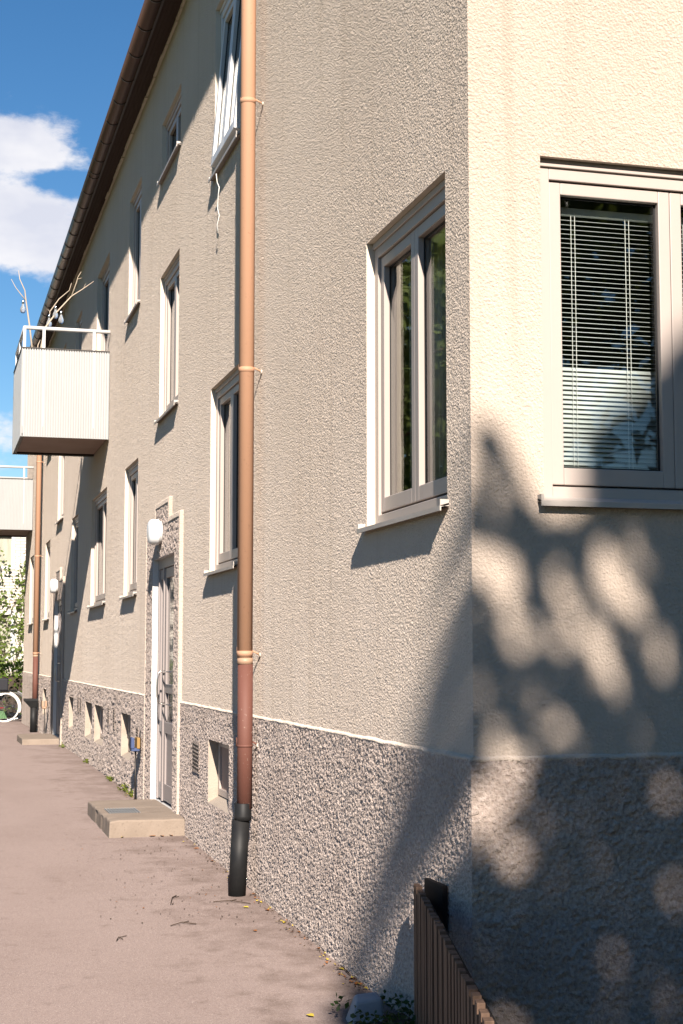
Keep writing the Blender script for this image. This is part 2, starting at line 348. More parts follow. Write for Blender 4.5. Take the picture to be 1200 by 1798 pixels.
def mesh_from(parts, name, matname, parent, smooth=True, kind=None):
    V = []; Q = []; o = 0
    for v, q in parts: V.append(v); Q.append(q + o); o += len(v)
    V = np.concatenate(V); Q = np.concatenate(Q)
    me = bpy.data.meshes.new(name); me.vertices.add(len(V)); me.vertices.foreach_set('co', V.ravel().astype(np.float32))
    me.loops.add(Q.size); me.loops.foreach_set('vertex_index', Q.ravel().astype(np.int32)); me.polygons.add(len(Q))
    me.polygons.foreach_set('loop_start', np.arange(len(Q)) * 4)
    me.polygons.foreach_set('use_smooth', np.full(len(Q), smooth)); me.materials.append(MATS[matname]); me.update(); me.validate()
    return link(name, me, parent)

# ------------------------------------------------------------------ the setting: drive, garden, lawn
ys = np.concatenate([[-400, -120, -40, -12], np.arange(-4, 42, .5), [50, 70, 120, 400, 900]]); xs = np.array([-900, -200, -60, -20, -8, -4, -2, -1, 0, 2, 10, 40, 200, 900.])
m_ = MB(); nx = len(xs)
m_.v = [(x, y, gz(y)) for y in ys for x in xs]
m_.f = [(j * nx + i, j * nx + i + 1, (j + 1) * nx + i + 1, (j + 1) * nx + i) for j in range(len(ys) - 1) for i in range(nx - 1)]; m_.m = [0] * len(m_.f)
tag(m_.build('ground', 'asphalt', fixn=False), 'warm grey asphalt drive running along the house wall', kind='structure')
m_ = MB(); m_.add([(-.30, 6.25, gz(6.3) + .012), (-.012, 6.4, gz(6.4) + .012), (-.012, 5.5, .0), (9, 5.5, .0), (9, -2, .0), (-.9, -2, .0), (-.8, 2.5, .0)], [(0, 6, 5, 4, 3, 2, 1)])
tag(m_.build('garden_soil', 'soil'), 'dark soil bed at the foot of the house corner', kind='structure')
m_ = MB(); m_.add([(-60, -60, .05), (-5.2, -60, .05), (-5.2, 90, .16), (-60, 90, .16)], [(0, 1, 2, 3)])
tag(m_.build('lawn', 'grass'), 'lawn across the drive from the house', kind='structure')

# ------------------------------------------------------------------ the house
TL = lambda u, d, z: (-d, u, z)                # left wall: u along Y, d out of the wall
TR = lambda u, d, z: (u, YC - d, z)            # front wall: u along X
H = thing('apartment_building', (0, YC, 0), 'cream rendered apartment house with pebbledash base, brown gutter and salmon downpipes', 'building')
PL, YE, ZT = 1.14, 34.25, 7.30
GW = [(5.82, 7.0), (10.17, 11.27), (15.44, 16.52), (18.28, 20.03), (21.9, 22.92), (27.1, 28.2), (31.4, 32.6)]       # ground floor
UW = [(10.17, 11.2), (15.45, 16.42), (21.85, 22.75), (27.1, 28.1)]                                                     # upper floor
ST = [(12.87, 14.0, 3.72, 5.115), (24.45, 25.6, 3.72, 5.115)]; ST2 = [(12.87, 14.0, 6.04, 6.62), (24.45, 25.6, 6.04, 6.62)]
BD = (18.36, 19.75, 4.36, 6.53)                                                                                     # balcony door
DO = [(12.8, 14.08), (24.2, 25.48)]; DZ = 2.42
BW = [(10.37, 11.17), (15.65, 16.42), (18.2, 19.17), (19.44, 20.32), (22.05, 22.75), (27.2, 28.0)]; BZ = (.445, .91)
RW = (.31, 1.53)                                                                                                    # window in the front wall
GZ0, GZ1, UZ0, UZ1 = 2.15, 3.575, 5.205, 6.575
holes = [(a, b, GZ0, GZ1) for a, b in GW] + [(a, b, UZ0, UZ1) for a, b in UW] + ST + ST2 + [BD] + [(a, b, .0, DZ) for a, b in DO]
SU = [(a - .31, b + .47, 0, 2.70) for a, b in DO]
near = [h for h in holes]
sheets = [wall_sheet(TL, YC, 9.3, PL, 4.6, near, .0095, .0062, .0008, 0, nrm=-1), wall_sheet(TL, YC, 9.3, 4.6, 6.0, near, .012, .0085, .0009, 0, nrm=-1)]
sheets += [wall_sheet(TL, 9.3, 15.3, PL, 6.3, near, .0145, .0078, .0010, 0, nrm=-1), wall_sheet(TL, 15.3, YE, PL, 6.6, near, .05, .016, .0012, 0, nrm=-1)]
sheets += [wall_sheet(TR, 0, 1.15, PL, 4.45, [(RW[0], RW[1], GZ0, GZ1)], .0068, .0068, .0007, 0)]
w_ = mesh_from(sheets, 'wall', 'stucco_fine', H)
sheets = [wall_sheet(TL, YC, 9.3, 6.0, ZT, near, nrm=-1), wall_sheet(TL, 9.3, 15.3, 6.3, ZT, near, nrm=-1), wall_sheet(TL, 15.3, YE, 6.6, ZT, near, nrm=-1)]
sheets += [wall_sheet(TR, 0, 1.15, 4.45, ZT, []), wall_sheet(TR, 1.15, 9.5, PL, ZT, [(RW[0], RW[1], GZ0, GZ1)])]
w_ = mesh_from(sheets, 'wall', 'stucco', H, smooth=False)
m_ = MB(); m_.box((.4, YE - .2, -.3), (9.5, YE, ZT)); m_.box((9.3, YC + .2, -.3), (9.5, YE - .2, ZT)); m_.build('wall', 'stucco', H)
# pebbledash base, a little proud of the wall, with its rounded top edge
PD = .016
TLp = lambda u, d, z: (-d - PD, u, z); TRp = lambda u, d, z: (u - PD * 0, YC - d - PD, z)
bh = [(a, b, *BZ) for a, b in BW] + [(a, b, 0, DZ) for a, b in DO]
sheets = [wall_sheet(TLp, YC - PD, 9.3, -.12, PL, bh, .0105, .0072, .0025, 0, nrm=-1, low_=.2), wall_sheet(TLp, 9.3, 15.3, -.12, PL, bh, .0155, .0082, .0027, 0, nrm=-1, low_=.2),
          wall_sheet(TLp, 15.3, YE, -.12, PL, bh, .045, .014, .0046, 0, nrm=-1)]
mesh_from(sheets, 'plinth', 'roughcast_fine', H)
sheets = [wall_sheet(TRp, -PD, 1.3, -.12, PL, [], .0078, .0078, .0046, 1, low_=.3), wall_sheet(TRp, 1.3, 9.5, -.12, PL, [])]
mesh_from(sheets, 'plinth', 'roughcast_fine', H)
def lip(pts, out, name='plinth_edge'):
    """rounded smooth plaster edge swept along a run of (u) on a wall"""
    V = []; prof = [(-.004, -.012), (.005, -.010), (.009, -.003), (.007, .004), (.0, .009), (-.012, .012)]
    for i, (u, dz) in enumerate(pts):
        for d, h in prof: V.append(out(u, d + PD * .55 + RNG.normal() * .0012, PL + h + dz))
    k = len(prof); Fc = [(i * k + j, i * k + j + 1, (i + 1) * k + j + 1, (i + 1) * k + j) for i in range(len(pts) - 1) for j in range(k - 1)]
    mm = MB(); mm.add(V, Fc); return mm.build(name, 'stucco_fine', H, smooth=True)
def run(a, b, st=.07): return [(u, RNG.normal() * .0018) for u in np.linspace(a, b, int((b - a) / st) + 2)]
segs = [(YC - PD, DO[0][0] - .31), (DO[0][1] + .47, DO[1][0] - .31), (DO[1][1] + .47, YE)]
for a, b in segs: lip(run(a, b), TL)
lip(run(-PD, 9.5), TR)

# roof, soffit, gutter
m_ = MB(); m_.box((-.19, YC - .25, ZT), (9.6, YE + .25, ZT + .04)); m_.build('soffit', 'soffit', H)
m_ = MB(); m_.box((-.205, YC - .25, ZT - .02), (-.185, YE + .25, ZT + .2)); m_.build('fascia', 'gutter_dark', H)
m_ = MB(); m_.add([(-.30, YC - .3, ZT + .17), (-.30, YE + .3, ZT + .17), (4.8, YE + .3, ZT + 3.2), (4.8, YC - .3, ZT + 3.2), (9.9, YE + .3, ZT + .17), (9.9, YC - .3, ZT + .17)], [(0, 1, 2, 3), (3, 2, 4, 5), (0, 3, 5), (1, 4, 2)])
m_.build('roof', 'roof_tile', H)
m_ = MB()
for i, y in enumerate(np.arange(YC, YE, .28)):
    h = .012 + .01 * random.random(); m_.box((-.02 - .012 * random.random(), y, ZT - h), (-.001, y + .27, ZT - .001))
m_.build('plaster_edge', 'smooth_plaster', H)
GX, GZ, GR = -.262, ZT + .03, .070
arc = [(GX + GR * math.cos(t), GZ + GR * math.sin(t)) for t in np.linspace(-math.pi, 0, 13)]
arc = [(GX - GR - .006, GZ + .008)] + arc
m_ = MB(); yy = list(np.linspace(YC - .28, YE + .28, 2)); V = [(x, y, z) for y in yy for x, z in arc]; k = len(arc)
m_.add(V, [(j, j + 1, k + j + 1, k + j) for j in range(k - 1)])
g = m_.build('gutter', 'gutter_brown', H, smooth=True); tag(g, 'brown half-round metal gutter along the eaves')
sd = g.modifiers.new('thick', 'SOLIDIFY'); sd.thickness = .003
ring = None
for y in list(np.arange(YC + .1, YE, .64)) + [17.62]:
    if ring is None:
        mm = MB(); V = []
        a2 = [(GX + (GR + .005) * math.cos(t), GZ + (GR + .005) * math.sin(t)) for t in np.linspace(-math.pi, 0, 13)]
        for yv in (0, .028): V += [(x, yv, z) for x, z in a2]
        mm.add(V, [(j, j + 1, 13 + j + 1, 13 + j) for j in range(12)])
        ring = mm.build('gutter_bracket', 'gutter_dark', g, smooth=True)
        s2 = ring.modifiers.new('thick', 'SOLIDIFY'); s2.thickness = .004; ring.location.y = y
    else:
        c = ring.copy(); COL.objects.link(c); c.location.y = y

# windows
def window(u0, u1, z0, z1, T, sashes=2, depth=.05, sill=True, paint='frame_paint', open_=0.0, room=1.4, name='window', fw=.055, label=None, RA=.25, RB=.25):
    """T(u, d, z): d grows INTO the house"""
    e = empty(name, T((u0 + u1) / 2, 0, z0), H)
    if label: e['label'] = label
    r = MB(); D2 = depth + .06
    for q in ([(u0, 0, z0), (u0, D2, z0), (u0, D2, z1), (u0, 0, z1)], [(u1, 0, z0), (u1, D2, z0), (u1, D2, z1), (u1, 0, z1)], [(u0, 0, z1), (u1, 0, z1), (u1, D2, z1), (u0, D2, z1)], [(u0, 0, z0), (u1, 0, z0), (u1, D2, z0), (u0, D2, z0)]):
        r.quad([T(*p) for p in q])
    r.build('reveal', 'smooth_plaster', e, fixn=False)
    i0, i1, j0, j1 = u0 + .0015, u1 - .0015, z0 + .022, z1 - .0015
    f = MB(); a = depth - .008; b = depth + .075; fh = fw + .025
    f.box((i0, a, j0), (i0 + fw, b, j1), T); f.box((i1 - fw, a, j0), (i1, b, j1), T); f.box((i0 + fw, a, j1 - fh), (i1 - fw, b, j1), T); f.box((i0 + fw, a, j0), (i1 - fw, b, j0 + .045), T)
    f.box((i0 + fw, a + .022, j0 + .045), (i1 - fw, b, j0 + .052), T)
    f.box((i0 - .0, a - .012, j1 - .03), (i1, a, j1), T)
    f.build('frame', paint, e, bevel=.003)
    A0, A1, B0, B1 = i0 + fw + .004, i1 - fw - .004, j0 + .058, j1 - fh - .004; w = (A1 - A0) / sashes
    for k in range(sashes):
        p0 = A0 + k * w + (.001 if k else 0); p1 = A0 + (k + 1) * w - (.001 if k < sashes - 1 else 0); sw = .052; sb = .07
        a = depth + .006; b = a + .055
        sm = MB(); sm.box((p0, a, B0), (p0 + sw, b, B1), T); sm.box((p1 - sw, a, B0), (p1, b, B1), T); sm.box((p0 + sw, a, B1 - sw), (p1 - sw, b, B1), T); sm.box((p0 + sw, a, B0), (p1 - sw, b, B0 + sb), T)
        so_ = sm.build('sash', paint, e, bevel=.004)
        g_ = MB(); g_.box((p0 + sw - .002, b - .022, B0 + sb - .002), (p1 - sw + .002, b - .016, B1 - sw + .002), T)
        go = g_.build('pane', 'glass', e)
        q = MB(); a3, b3 = b - .027, b - .0225; c0, c1, c2, c3 = p0 + sw, p1 - sw, B0 + sb, B1 - sw; t3 = .008
        q.box((c0, a3, c2), (c0 + t3, b3, c3), T); q.box((c1 - t3, a3, c2), (c1, b3, c3), T); q.box((c0 + t3, a3, c3 - t3), (c1 - t3, b3, c3), T); q.box((c0 + t3, a3, c2), (c1 - t3, b3, c2 + t3), T)
        qo = q.build('seal', 'seal_black', e)
        if open_:
            piv = Vector(T(p0, a, B1)); M = Matrix.Translation(piv) @ Matrix.Rotation(open_, 4, 'Y') @ Matrix.Translation(-piv)
            for o in (so_, go, qo): o.matrix_parent_inverse = world_of(e).inverted() @ M
    if sill:
        s_ = MB(); ov = .03; d0, d1 = depth + .0, -.043
        prof = [(d0, z0 + .030), (d1, z0 + .004), (d1, z0 - .017), (d1 + .006, z0 - .017), (d1 + .006, z0 - .002), (d0, z0 + .022)]
        V = [T(u, d, z) for u in (u0 - ov, u1 + ov) for d, z in prof]; k = len(prof)
        s_.add(V, [tuple(range(k)), tuple(range(2 * k - 1, k - 1, -1))] + [(j, (j + 1) % k, k + (j + 1) % k, k + j) for j in range(k)])
        for uu in (u0 - ov, u1 + ov - .012):
            s_.box((uu, d1 + .002, z0 + .002), (uu + .012, 0.0 - .002, z0 + .030), T)
        s_.build('sill', 'sill_metal', e)
    if not room: return e
    x = MB(); a, b, R = depth + .10, depth + room, .25
    c = [(u0 - RA, z0 - R), (u1 + RB, z0 - R), (u1 + RB, z1 + R), (u0 - RA, z1 + R)]; o4 = [(u0, z0), (u1, z0), (u1, z1), (u0, z1)]
    x.quad([T(u, b, z) for u, z in c])
    for k in range(4):
        (ua, za), (ub, zb) = c[k], c[(k + 1) % 4]; x.quad([T(ua, a, za), T(ub, a, zb), T(ub, b, zb), T(ua, b, za)])
        (va, ya), (vb, yb) = o4[k], o4[(k + 1) % 4]; x.quad([T(ua, a, za), T(ub, a, zb), T(vb, a, yb), T(va, a, ya)])
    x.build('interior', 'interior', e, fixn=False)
    return e
TLi = lambda u, d, z: (d, u, z); TRi = lambda u, d, z: (u, YC + d, z)
for i, (a, b) in enumerate(GW): window(a, b, GZ0, GZ1, TLi, room=0 if i == 0 else 1.4)
for i, (a, b) in enumerate(UW): window(a, b, UZ0, UZ1, TLi, paint='white_paint' if i == 0 else 'frame_paint', open_=math.radians(4.6) if i == 0 else 0, label='white upper window with its sashes pushed open at the bottom' if i == 0 else None)
for a, b, c, d in ST: window(a, b, c, d, TLi)
for a, b, c, d in ST2: window(a, b, c, d, TLi, fw=.045)
window(*BD, TLi, sill=False, name='balcony_door', depth=.07)
window(RW[0], RW[1], GZ0, GZ1, TRi, label='large beige window in the bright front wall', room=0)
cr = [wall_sheet(lambda u, d, z: (.15 + d, u, z), YC + .15, 9.0, 1.2, 4.0, [(GW[0][0], GW[0][1], GZ0, GZ1)]), wall_sheet(lambda u, d, z: (u, YC + .15 + d, z), .15, 4.2, 1.2, 4.0, [(RW[0], RW[1], GZ0, GZ1)]),
      wall_sheet(lambda u, d, z: (4.2 + d, u, z), YC + .15, 9.0, 1.2, 4.0, []), wall_sheet(lambda u, d, z: (u, 9.0 + d, z), .15, 4.2, 1.2, 4.0, []), wall_sheet(lambda u, d, z: (u, z, 1.2 + d), .15, 4.2, YC + .15, 9.0, []), wall_sheet(lambda u, d, z: (u, z, 4.0 + d), .15, 4.2, YC + .15, 9.0, [])]
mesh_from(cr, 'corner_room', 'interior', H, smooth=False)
for a, b in BW:
    T = TLp2 = lambda u, d, z: (d - PD, u, z)
    e = empty('basement_window', T((a + b) / 2, 0, BZ[0]), H); D2 = .105
    r = MB(); zs = BZ[0] - .0
    for q in ([(a, 0, zs), (a, D2, zs + .06), (a, D2, BZ[1]), (a, 0, BZ[1])], [(b, 0, zs), (b, D2, zs + .06), (b, D2, BZ[1]), (b, 0, BZ[1])], [(a, 0, BZ[1]), (b, 0, BZ[1]), (b, D2, BZ[1]), (a, D2, BZ[1])], [(a, 0, zs), (b, 0, zs), (b, D2, zs + .06), (a, D2, zs + .06)]):
        r.quad([T(*p) for p in q])
    r.build('reveal', 'basement_plaster', e, fixn=False)
    f = MB(); z0, z1 = BZ[0] + .055, BZ[1]
    f.box((a, D2 - .03, z0), (a + .05, D2 + .02, z1), T); f.box((b - .05, D2 - .03, z0), (b, D2 + .02, z1), T); f.box((a + .05, D2 - .03, z1 - .05), (b - .05, D2 + .02, z1), T); f.box((a + .05, D2 - .03, z0), (b - .05, D2 + .02, z0 + .05), T)
    f.build('frame', 'frame_paint', e, bevel=.003)
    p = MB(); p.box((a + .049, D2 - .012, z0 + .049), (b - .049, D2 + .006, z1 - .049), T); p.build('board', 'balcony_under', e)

# entrance doors with their pebbledash surround
def entrance(y0, y1, fine=True):
    e = empty('entrance_door', (0, (y0 + y1) / 2, .2), H); zb = .215
    o0, o1 = y0 - .31, y1 + .47; SP = .030
    Ts = lambda u, d, z: (-d - SP, u, z)
    st = (.016, .009, .0026) if fine else (None, None, 0)
    hl = [(y0, y1, -.2, DZ)]
    A = [wall_sheet(Ts, o0 + .055, o1 - .055, -.05, 2.70, hl, *st, nrm=-1), wall_sheet(Ts, y0 + .36, y1 - .16, 2.705, 2.88, [], *st, nrm=-1)]
    mesh_from(A, 'surround', 'roughcast_fine' if fine else 'roughcast', e)
    b = MB()
    for (u0, u1, v0, v1) in ((o0, o0 + .055, -.05, 2.755), (o1 - .055, o1, -.05, 2.755), (o0 + .055, y0 + .30, 2.70, 2.755), (y1 - .10, o1 - .055, 2.70, 2.755), (y0 + .30, y0 + .36, 2.70, 2.935), (y1 - .16, y1 - .10, 2.70, 2.935), (y0 + .36, y1 - .16, 2.88, 2.935)):
        b.box((-.036, u0, v0), (.0, u1, v1))
    b.build('surround_edge', 'stucco_fine', e, bevel=.010)
    r = MB(); D2 = .20
    for q in ([(-SP, y0, -.1), (D2, y0, -.1), (D2, y0, DZ), (-SP, y0, DZ)], [(-SP, y1, -.1), (D2, y1, -.1), (D2, y1, DZ), (-SP, y1, DZ)], [(-SP, y0, DZ), (-SP, y1, DZ), (D2, y1, DZ), (D2, y0, DZ)], [(-SP, y0, .2), (-SP, y1, .2), (D2, y1, .2), (D2, y0, .2)]): r.quad(q)
    r.build('reveal', 'white_paint', e, fixn=False)
    d0 = .022
    f = MB(); fw = .06
    f.box((d0, y0, zb), (d0 + .07, y0 + fw, DZ)); f.box((d0, y1 - fw, zb), (d0 + .07, y1, DZ)); f.box((d0, y0 + fw, DZ - .09), (d0 + .07, y1 - fw, DZ))
    f.box((d0, y1 - .36, zb), (d0 + .07, y1 - .30, DZ - .09)); f.build('door_frame', 'door_paint', e, bevel=.003)
    # narrow side light with its panel, then the leaf
    def leaf(a, b, nm):
        L = MB(); d = d0 + .012; zt = DZ - .095; zk = .90; s_ = .075 if b - a > .5 else .04
        L.box((d, a, zb + .012), (d + .045, a + s_, zt)); L.box((d, b - s_, zb + .012), (d + .045, b, zt)); L.box((d, a + s_, zt - .09), (d + .045, b - s_, zt)); L.box((d, a + s_, zk - .07), (d + .045, b - s_, zk + .03)); L.box((d, a + s_, zb + .012), (d + .045, b - s_, zb + .16))
        L.box((d + .016, a + s_, zb + .16), (d + .03, b - s_, zk - .07))
        if b - a > .5: L.box((d, a + s_, 1.19), (d + .045, b - s_, 1.27))
        L.build(nm, 'door_paint', e, bevel=.004)
        z_ = [(zk + .028, zt - .088)] if b - a < .5 else [(zk + .028, 1.192), (1.268, zt - .088)]
        for q0, q1 in z_:
            g = MB(); g.box((d + .018, a + s_ - .002, q0), (d + .026, b - s_ + .002, q1)); g.build('pane', 'glass', e)
    leaf(y0 + fw + .003, y1 - .363, 'door_leaf'); leaf(y1 - .297, y1 - fw - .003, 'side_light')
    h = MB(); yh = y1 - .40
    h.tube([(d0 + .01, yh, 1.385), (d0 - .03, yh, 1.385), (d0 - .045, yh, 1.37), (d0 - .055, yh, 1.32), (d0 - .058, yh, 1.24), (d0 - .055, yh, 1.16), (d0 - .045, yh, 1.11), (d0 - .03, yh, 1.095), (d0 + .01, yh, 1.095)], .009, 8)
    h.tube([(d0 - .02, yh, 1.385), (d0 - .02, yh - .62, 1.385)], .006, 8); h.tube([(d0 - .02, yh, 1.095), (d0 - .02, yh - .62, 1.095)], .006, 8)
    h.build('handle', 'steel', e, smooth=True)
    x = MB(); a, b, c, d, zz = .20, 1.8, y0, y1, (.2, DZ)
    for q in ([(b, c, zz[0]), (b, d, zz[0]), (b, d, zz[1]), (b, c, zz[1])], [(a, c, zz[0]), (b, c, zz[0]), (b, c, zz[1]), (a, c, zz[1])], [(a, d, zz[0]), (b, d, zz[0]), (b, d, zz[1]), (a, d, zz[1])], [(a, c, zz[0]), (b, c, zz[0]), (b, d, zz[0]), (a, d, zz[0])], [(a, c, zz[1]), (b, c, zz[1]), (b, d, zz[1]), (a, d, zz[1])]): x.quad(q)
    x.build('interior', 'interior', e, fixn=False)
    return e
entrance(*DO[0]); entrance(*DO[1], fine=False)

# downpipes
def downpipe(Y, zs):
    p = empty('downpipe', (-.10, Y, .6), H); X = -.10; R = .05
    m = MB(); m.tube([(X, Y, zs), (X, Y, 6.75), (X - .03, Y, 6.95), (GX + .03, Y, 7.13), (GX, Y, 7.27)], R, 20); m.build('upper_pipe', 'pipe_salmon', p, smooth=True)
    m = MB(); m.tube([(X + .004, Y, .57), (X + .004, Y, zs - .04)], R - .001, 20); m.build('lower_pipe', 'pipe_rust', p, smooth=True)
    m = MB(); m.tube([(X + .002, Y, zs - .04), (X + .002, Y, zs + .0)], R + .0005, 20); m.build('pipe_joint', 'rosette', p, smooth=True)
    for z in (5.17, 3.37, 1.535, .96):
        m = MB(); m.tube([(X, Y, z - .004), (X, Y, z + .03)] if z > 1 else [(X + .004, Y, z - .003), (X + .004, Y, z + .012)], R + .0012, 20)
        m.tube([(X + R - .004, Y - .01, z + .03), (-.002, Y - .01, z + .005)], .006, 6)
        m.tube([(X - R * .75, Y + R * .75, z), (X - R * .75, Y + R * .75, z + .055)], .009, 6)
        m.build('bracket', 'pipe_salmon' if z > 1 else 'pipe_rust', p, smooth=True)
        m = MB(); m.lathe([(.016, 0), (.014, .006), (.006, .009)], (-.001 if z > 1 else -PD, Y - .01, z + .005), (-1, 0, 0), 10); m.build('fixing', 'smooth_plaster', p, smooth=True)
    return p
p = downpipe(9.44, 1.52); p['label'] = 'salmon downpipe nearest the corner with rust-brown lower length'
p = downpipe(28.95, 1.52); p['label'] = 'salmon downpipe at the far end of the wall'
# black drain sockets that rise from the drive
d = thing('drain_socket', (-.13, 9.50, gz(9.5)), 'short black drain pipe standing on the drive under the near downpipe', 'drain pipe', 'drain pipes under the downpipes')
m_ = MB(); m_.tube([(-.140, 9.45, gz(9.5) - .02), (-.118, 9.45, .50)], .056, 20); m_.build('pipe', 'drain_black', d, smooth=True)
m_ = MB(); m_.lathe([(.055, .0), (.055, .03), (.054, .034), (.054, .105), (.051, .108)], (-.106, 9.44, .498), (0, 0, 1), 20); m_.build('collar', 'drain_black', d, smooth=True)
d = thing('drain_socket', (-.13, 28.95, gz(29)), 'black drain pipe with a flared hopper by the far entrance', 'drain pipe', 'drain pipes under the downpipes')
m_ = MB(); m_.tube([(-.115, 28.95, gz(29) - .02), (-.115, 28.95, .56)], .062, 16); m_.build('pipe', 'drain_black', d, smooth=True)
m_ = MB(); m_.add([(-.30, 28.85, .70), (-.04, 28.85, .70), (-.04, 29.05, .70), (-.30, 29.05, .70), (-.18, 28.89, .53), (-.05, 28.89, .53), (-.05, 29.01, .53), (-.18, 29.01, .53), (-.30, 28.85, .66), (-.04, 28.85, .66), (-.04, 29.05, .66), (-.30, 29.05, .66)],
        [(0, 1, 2, 3), (0, 1, 9, 8), (1, 2, 10, 9), (2, 3, 11, 10), (3, 0, 8, 11), (8, 9, 5, 4), (9, 10, 6, 5), (10, 11, 7, 6), (11, 8, 4, 7), (7, 6, 5, 4)]); m_.build('hopper', 'drain_black', d, bevel=.004)

# vents in the base
for (Y, z0, z1, w) in ((11.68, .645, .85, .27), (15.1, .62, .80, .14), (17.05, .72, .92, .13), (17.6, .74, .92, .13), (20.9, .75, .93, .13), (21.25, .75, .93, .13)):
    v = empty('wall_vent', (-PD, Y, z0), H)
    m = MB(); m.box((-PD - .008, Y - w / 2 - .02, z0 - .02), (-PD - .004, Y + w / 2 + .02, z1 + .02)); m.build('plate', 'roughcast', v)
    m = MB(); k = 7; hh = (z1 - z0) / k
    for i in range(k): m.add([(-PD - .0085, Y - w / 2, z0 + i * hh), (-PD - .0085, Y + w / 2, z0 + i * hh + .01), (-PD - .0085, Y + w / 2, z0 + i * hh + hh * .55 + .01), (-PD - .0085, Y - w / 2, z0 + i * hh + hh * .55)], [(0, 1, 2, 3)])
    m.build('slot', 'seal_black', v)

# balconies
def balcony(y0, y1, out=1.06):
    e = empty('balcony', (0, (y0 + y1) / 2, 4.14), H); zb, zt = 4.14, 5.20
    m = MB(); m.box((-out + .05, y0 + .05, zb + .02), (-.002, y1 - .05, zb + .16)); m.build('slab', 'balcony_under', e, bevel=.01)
    m = MB(); m.box((-out + .012, y0 + .012, zb), (-out + .05, y1 - .012, zb + .03)); m.box((-out + .05, y1 - .05, zb), (-.01, y1 - .012, zb + .03)); m.build('edge_trim', 'gutter_dark', e)
    def corr(p0, p1, nrm, nm):
        p0 = Vector(p0); p1 = Vector(p1); L = (p1 - p0).length; pitch = .0292; k = int(L / pitch); V = []; Fc = []
        pr = [(0, 0), (.60, 0), (.68, -1), (.92, -1)]; t = (p1 - p0).normalized(); c = 0
        for i in range(k):
            for a, h in pr:
                q = p0 + t * (L * (i + a) / k) + Vector(nrm) * (.016 * h); V += [(q.x, q.y, zb - .01), (q.x, q.y, zt)]; c += 1
        q = p1; V += [(q.x, q.y, zb - .01), (q.x, q.y, zt)]; c += 1
        mm = MB(); mm.add(V, [(2 * i, 2 * i + 2, 2 * i + 3, 2 * i + 1) for i in range(c - 1)]); o = mm.build(nm, 'corrugated', e, fixn=False)
        s_ = o.modifiers.new('thick', 'SOLIDIFY'); s_.thickness = .003; return o
    corr((-out, y0, 0), (-.012, y0, 0), (0, -1, 0), 'panel'); corr((-out, y1, 0), (-out, y0, 0), (-1, 0, 0), 'panel'); corr((-.012, y1, 0), (-out, y1, 0), (0, 1, 0), 'panel')
    m = MB()
    m.box((-out - .008, y0 - .008, zt), (-.012, y0 + .014, zt + .012)); m.box((-out - .008, y0 + .014, zt), (-out + .014, y1, zt + .012)); m.build('top_trim', 'iron', e)
    r = MB(); r.tube([(-.005, y0 + .03, 5.455), (-out + .03, y0 + .03, 5.455), (-out + .03, y1 - .03, 5.455), (-.005, y1 - .03, 5.455)], .024, 10); r.build('handrail', 'white_paint', e, smooth=True)
    for (x, y) in ((-out + .03, y0 + .03), (-.80, y0 + .03), (-.20, y0 + .03), (-out + .03, (y0 + y1) / 2), (-out + .03, y1 - .03), (-.3, y1 - .03)):
        m = MB(); m.box((x - .017, y - .017, zb + .12), (x + .017, y + .017, 5.44)); m.build('post', 'white_paint', e)
    return e
balcony(18.1, 19.82)['label'] = 'white corrugated balcony with a railing above the wall'
balcony(32.0, 34.1, 1.35)['label'] = 'white corrugated balcony at the far end of the house'

# ------------------------------------------------------------------ things on and by the house
def wall_lamp(Y, z, label, SP=.034):
    e = thing('wall_lamp', (-SP, Y, z), label, 'wall lamp', 'round lamps above the entrances')
    m = MB(); m.lathe([(.105, 0), (.105, .022), (.095, .026)], (-SP, Y, z), (-1, 0, 0), 28); m.build('base', 'white_paint', e, smooth=True)
    m = MB(); m.lathe([(.118, .024), (.120, .04), (.119, .08), (.112, .102), (.095, .116), (.06, .124), (.001, .127)], (-SP, Y, z), (-1, 0, 0), 32); m.build('shade', 'lamp_glass', e, smooth=True)
wall_lamp(13.55, 2.645, 'round white lamp above the nearer entrance door'); wall_lamp(24.95, 2.645, 'round white lamp above the far entrance door')

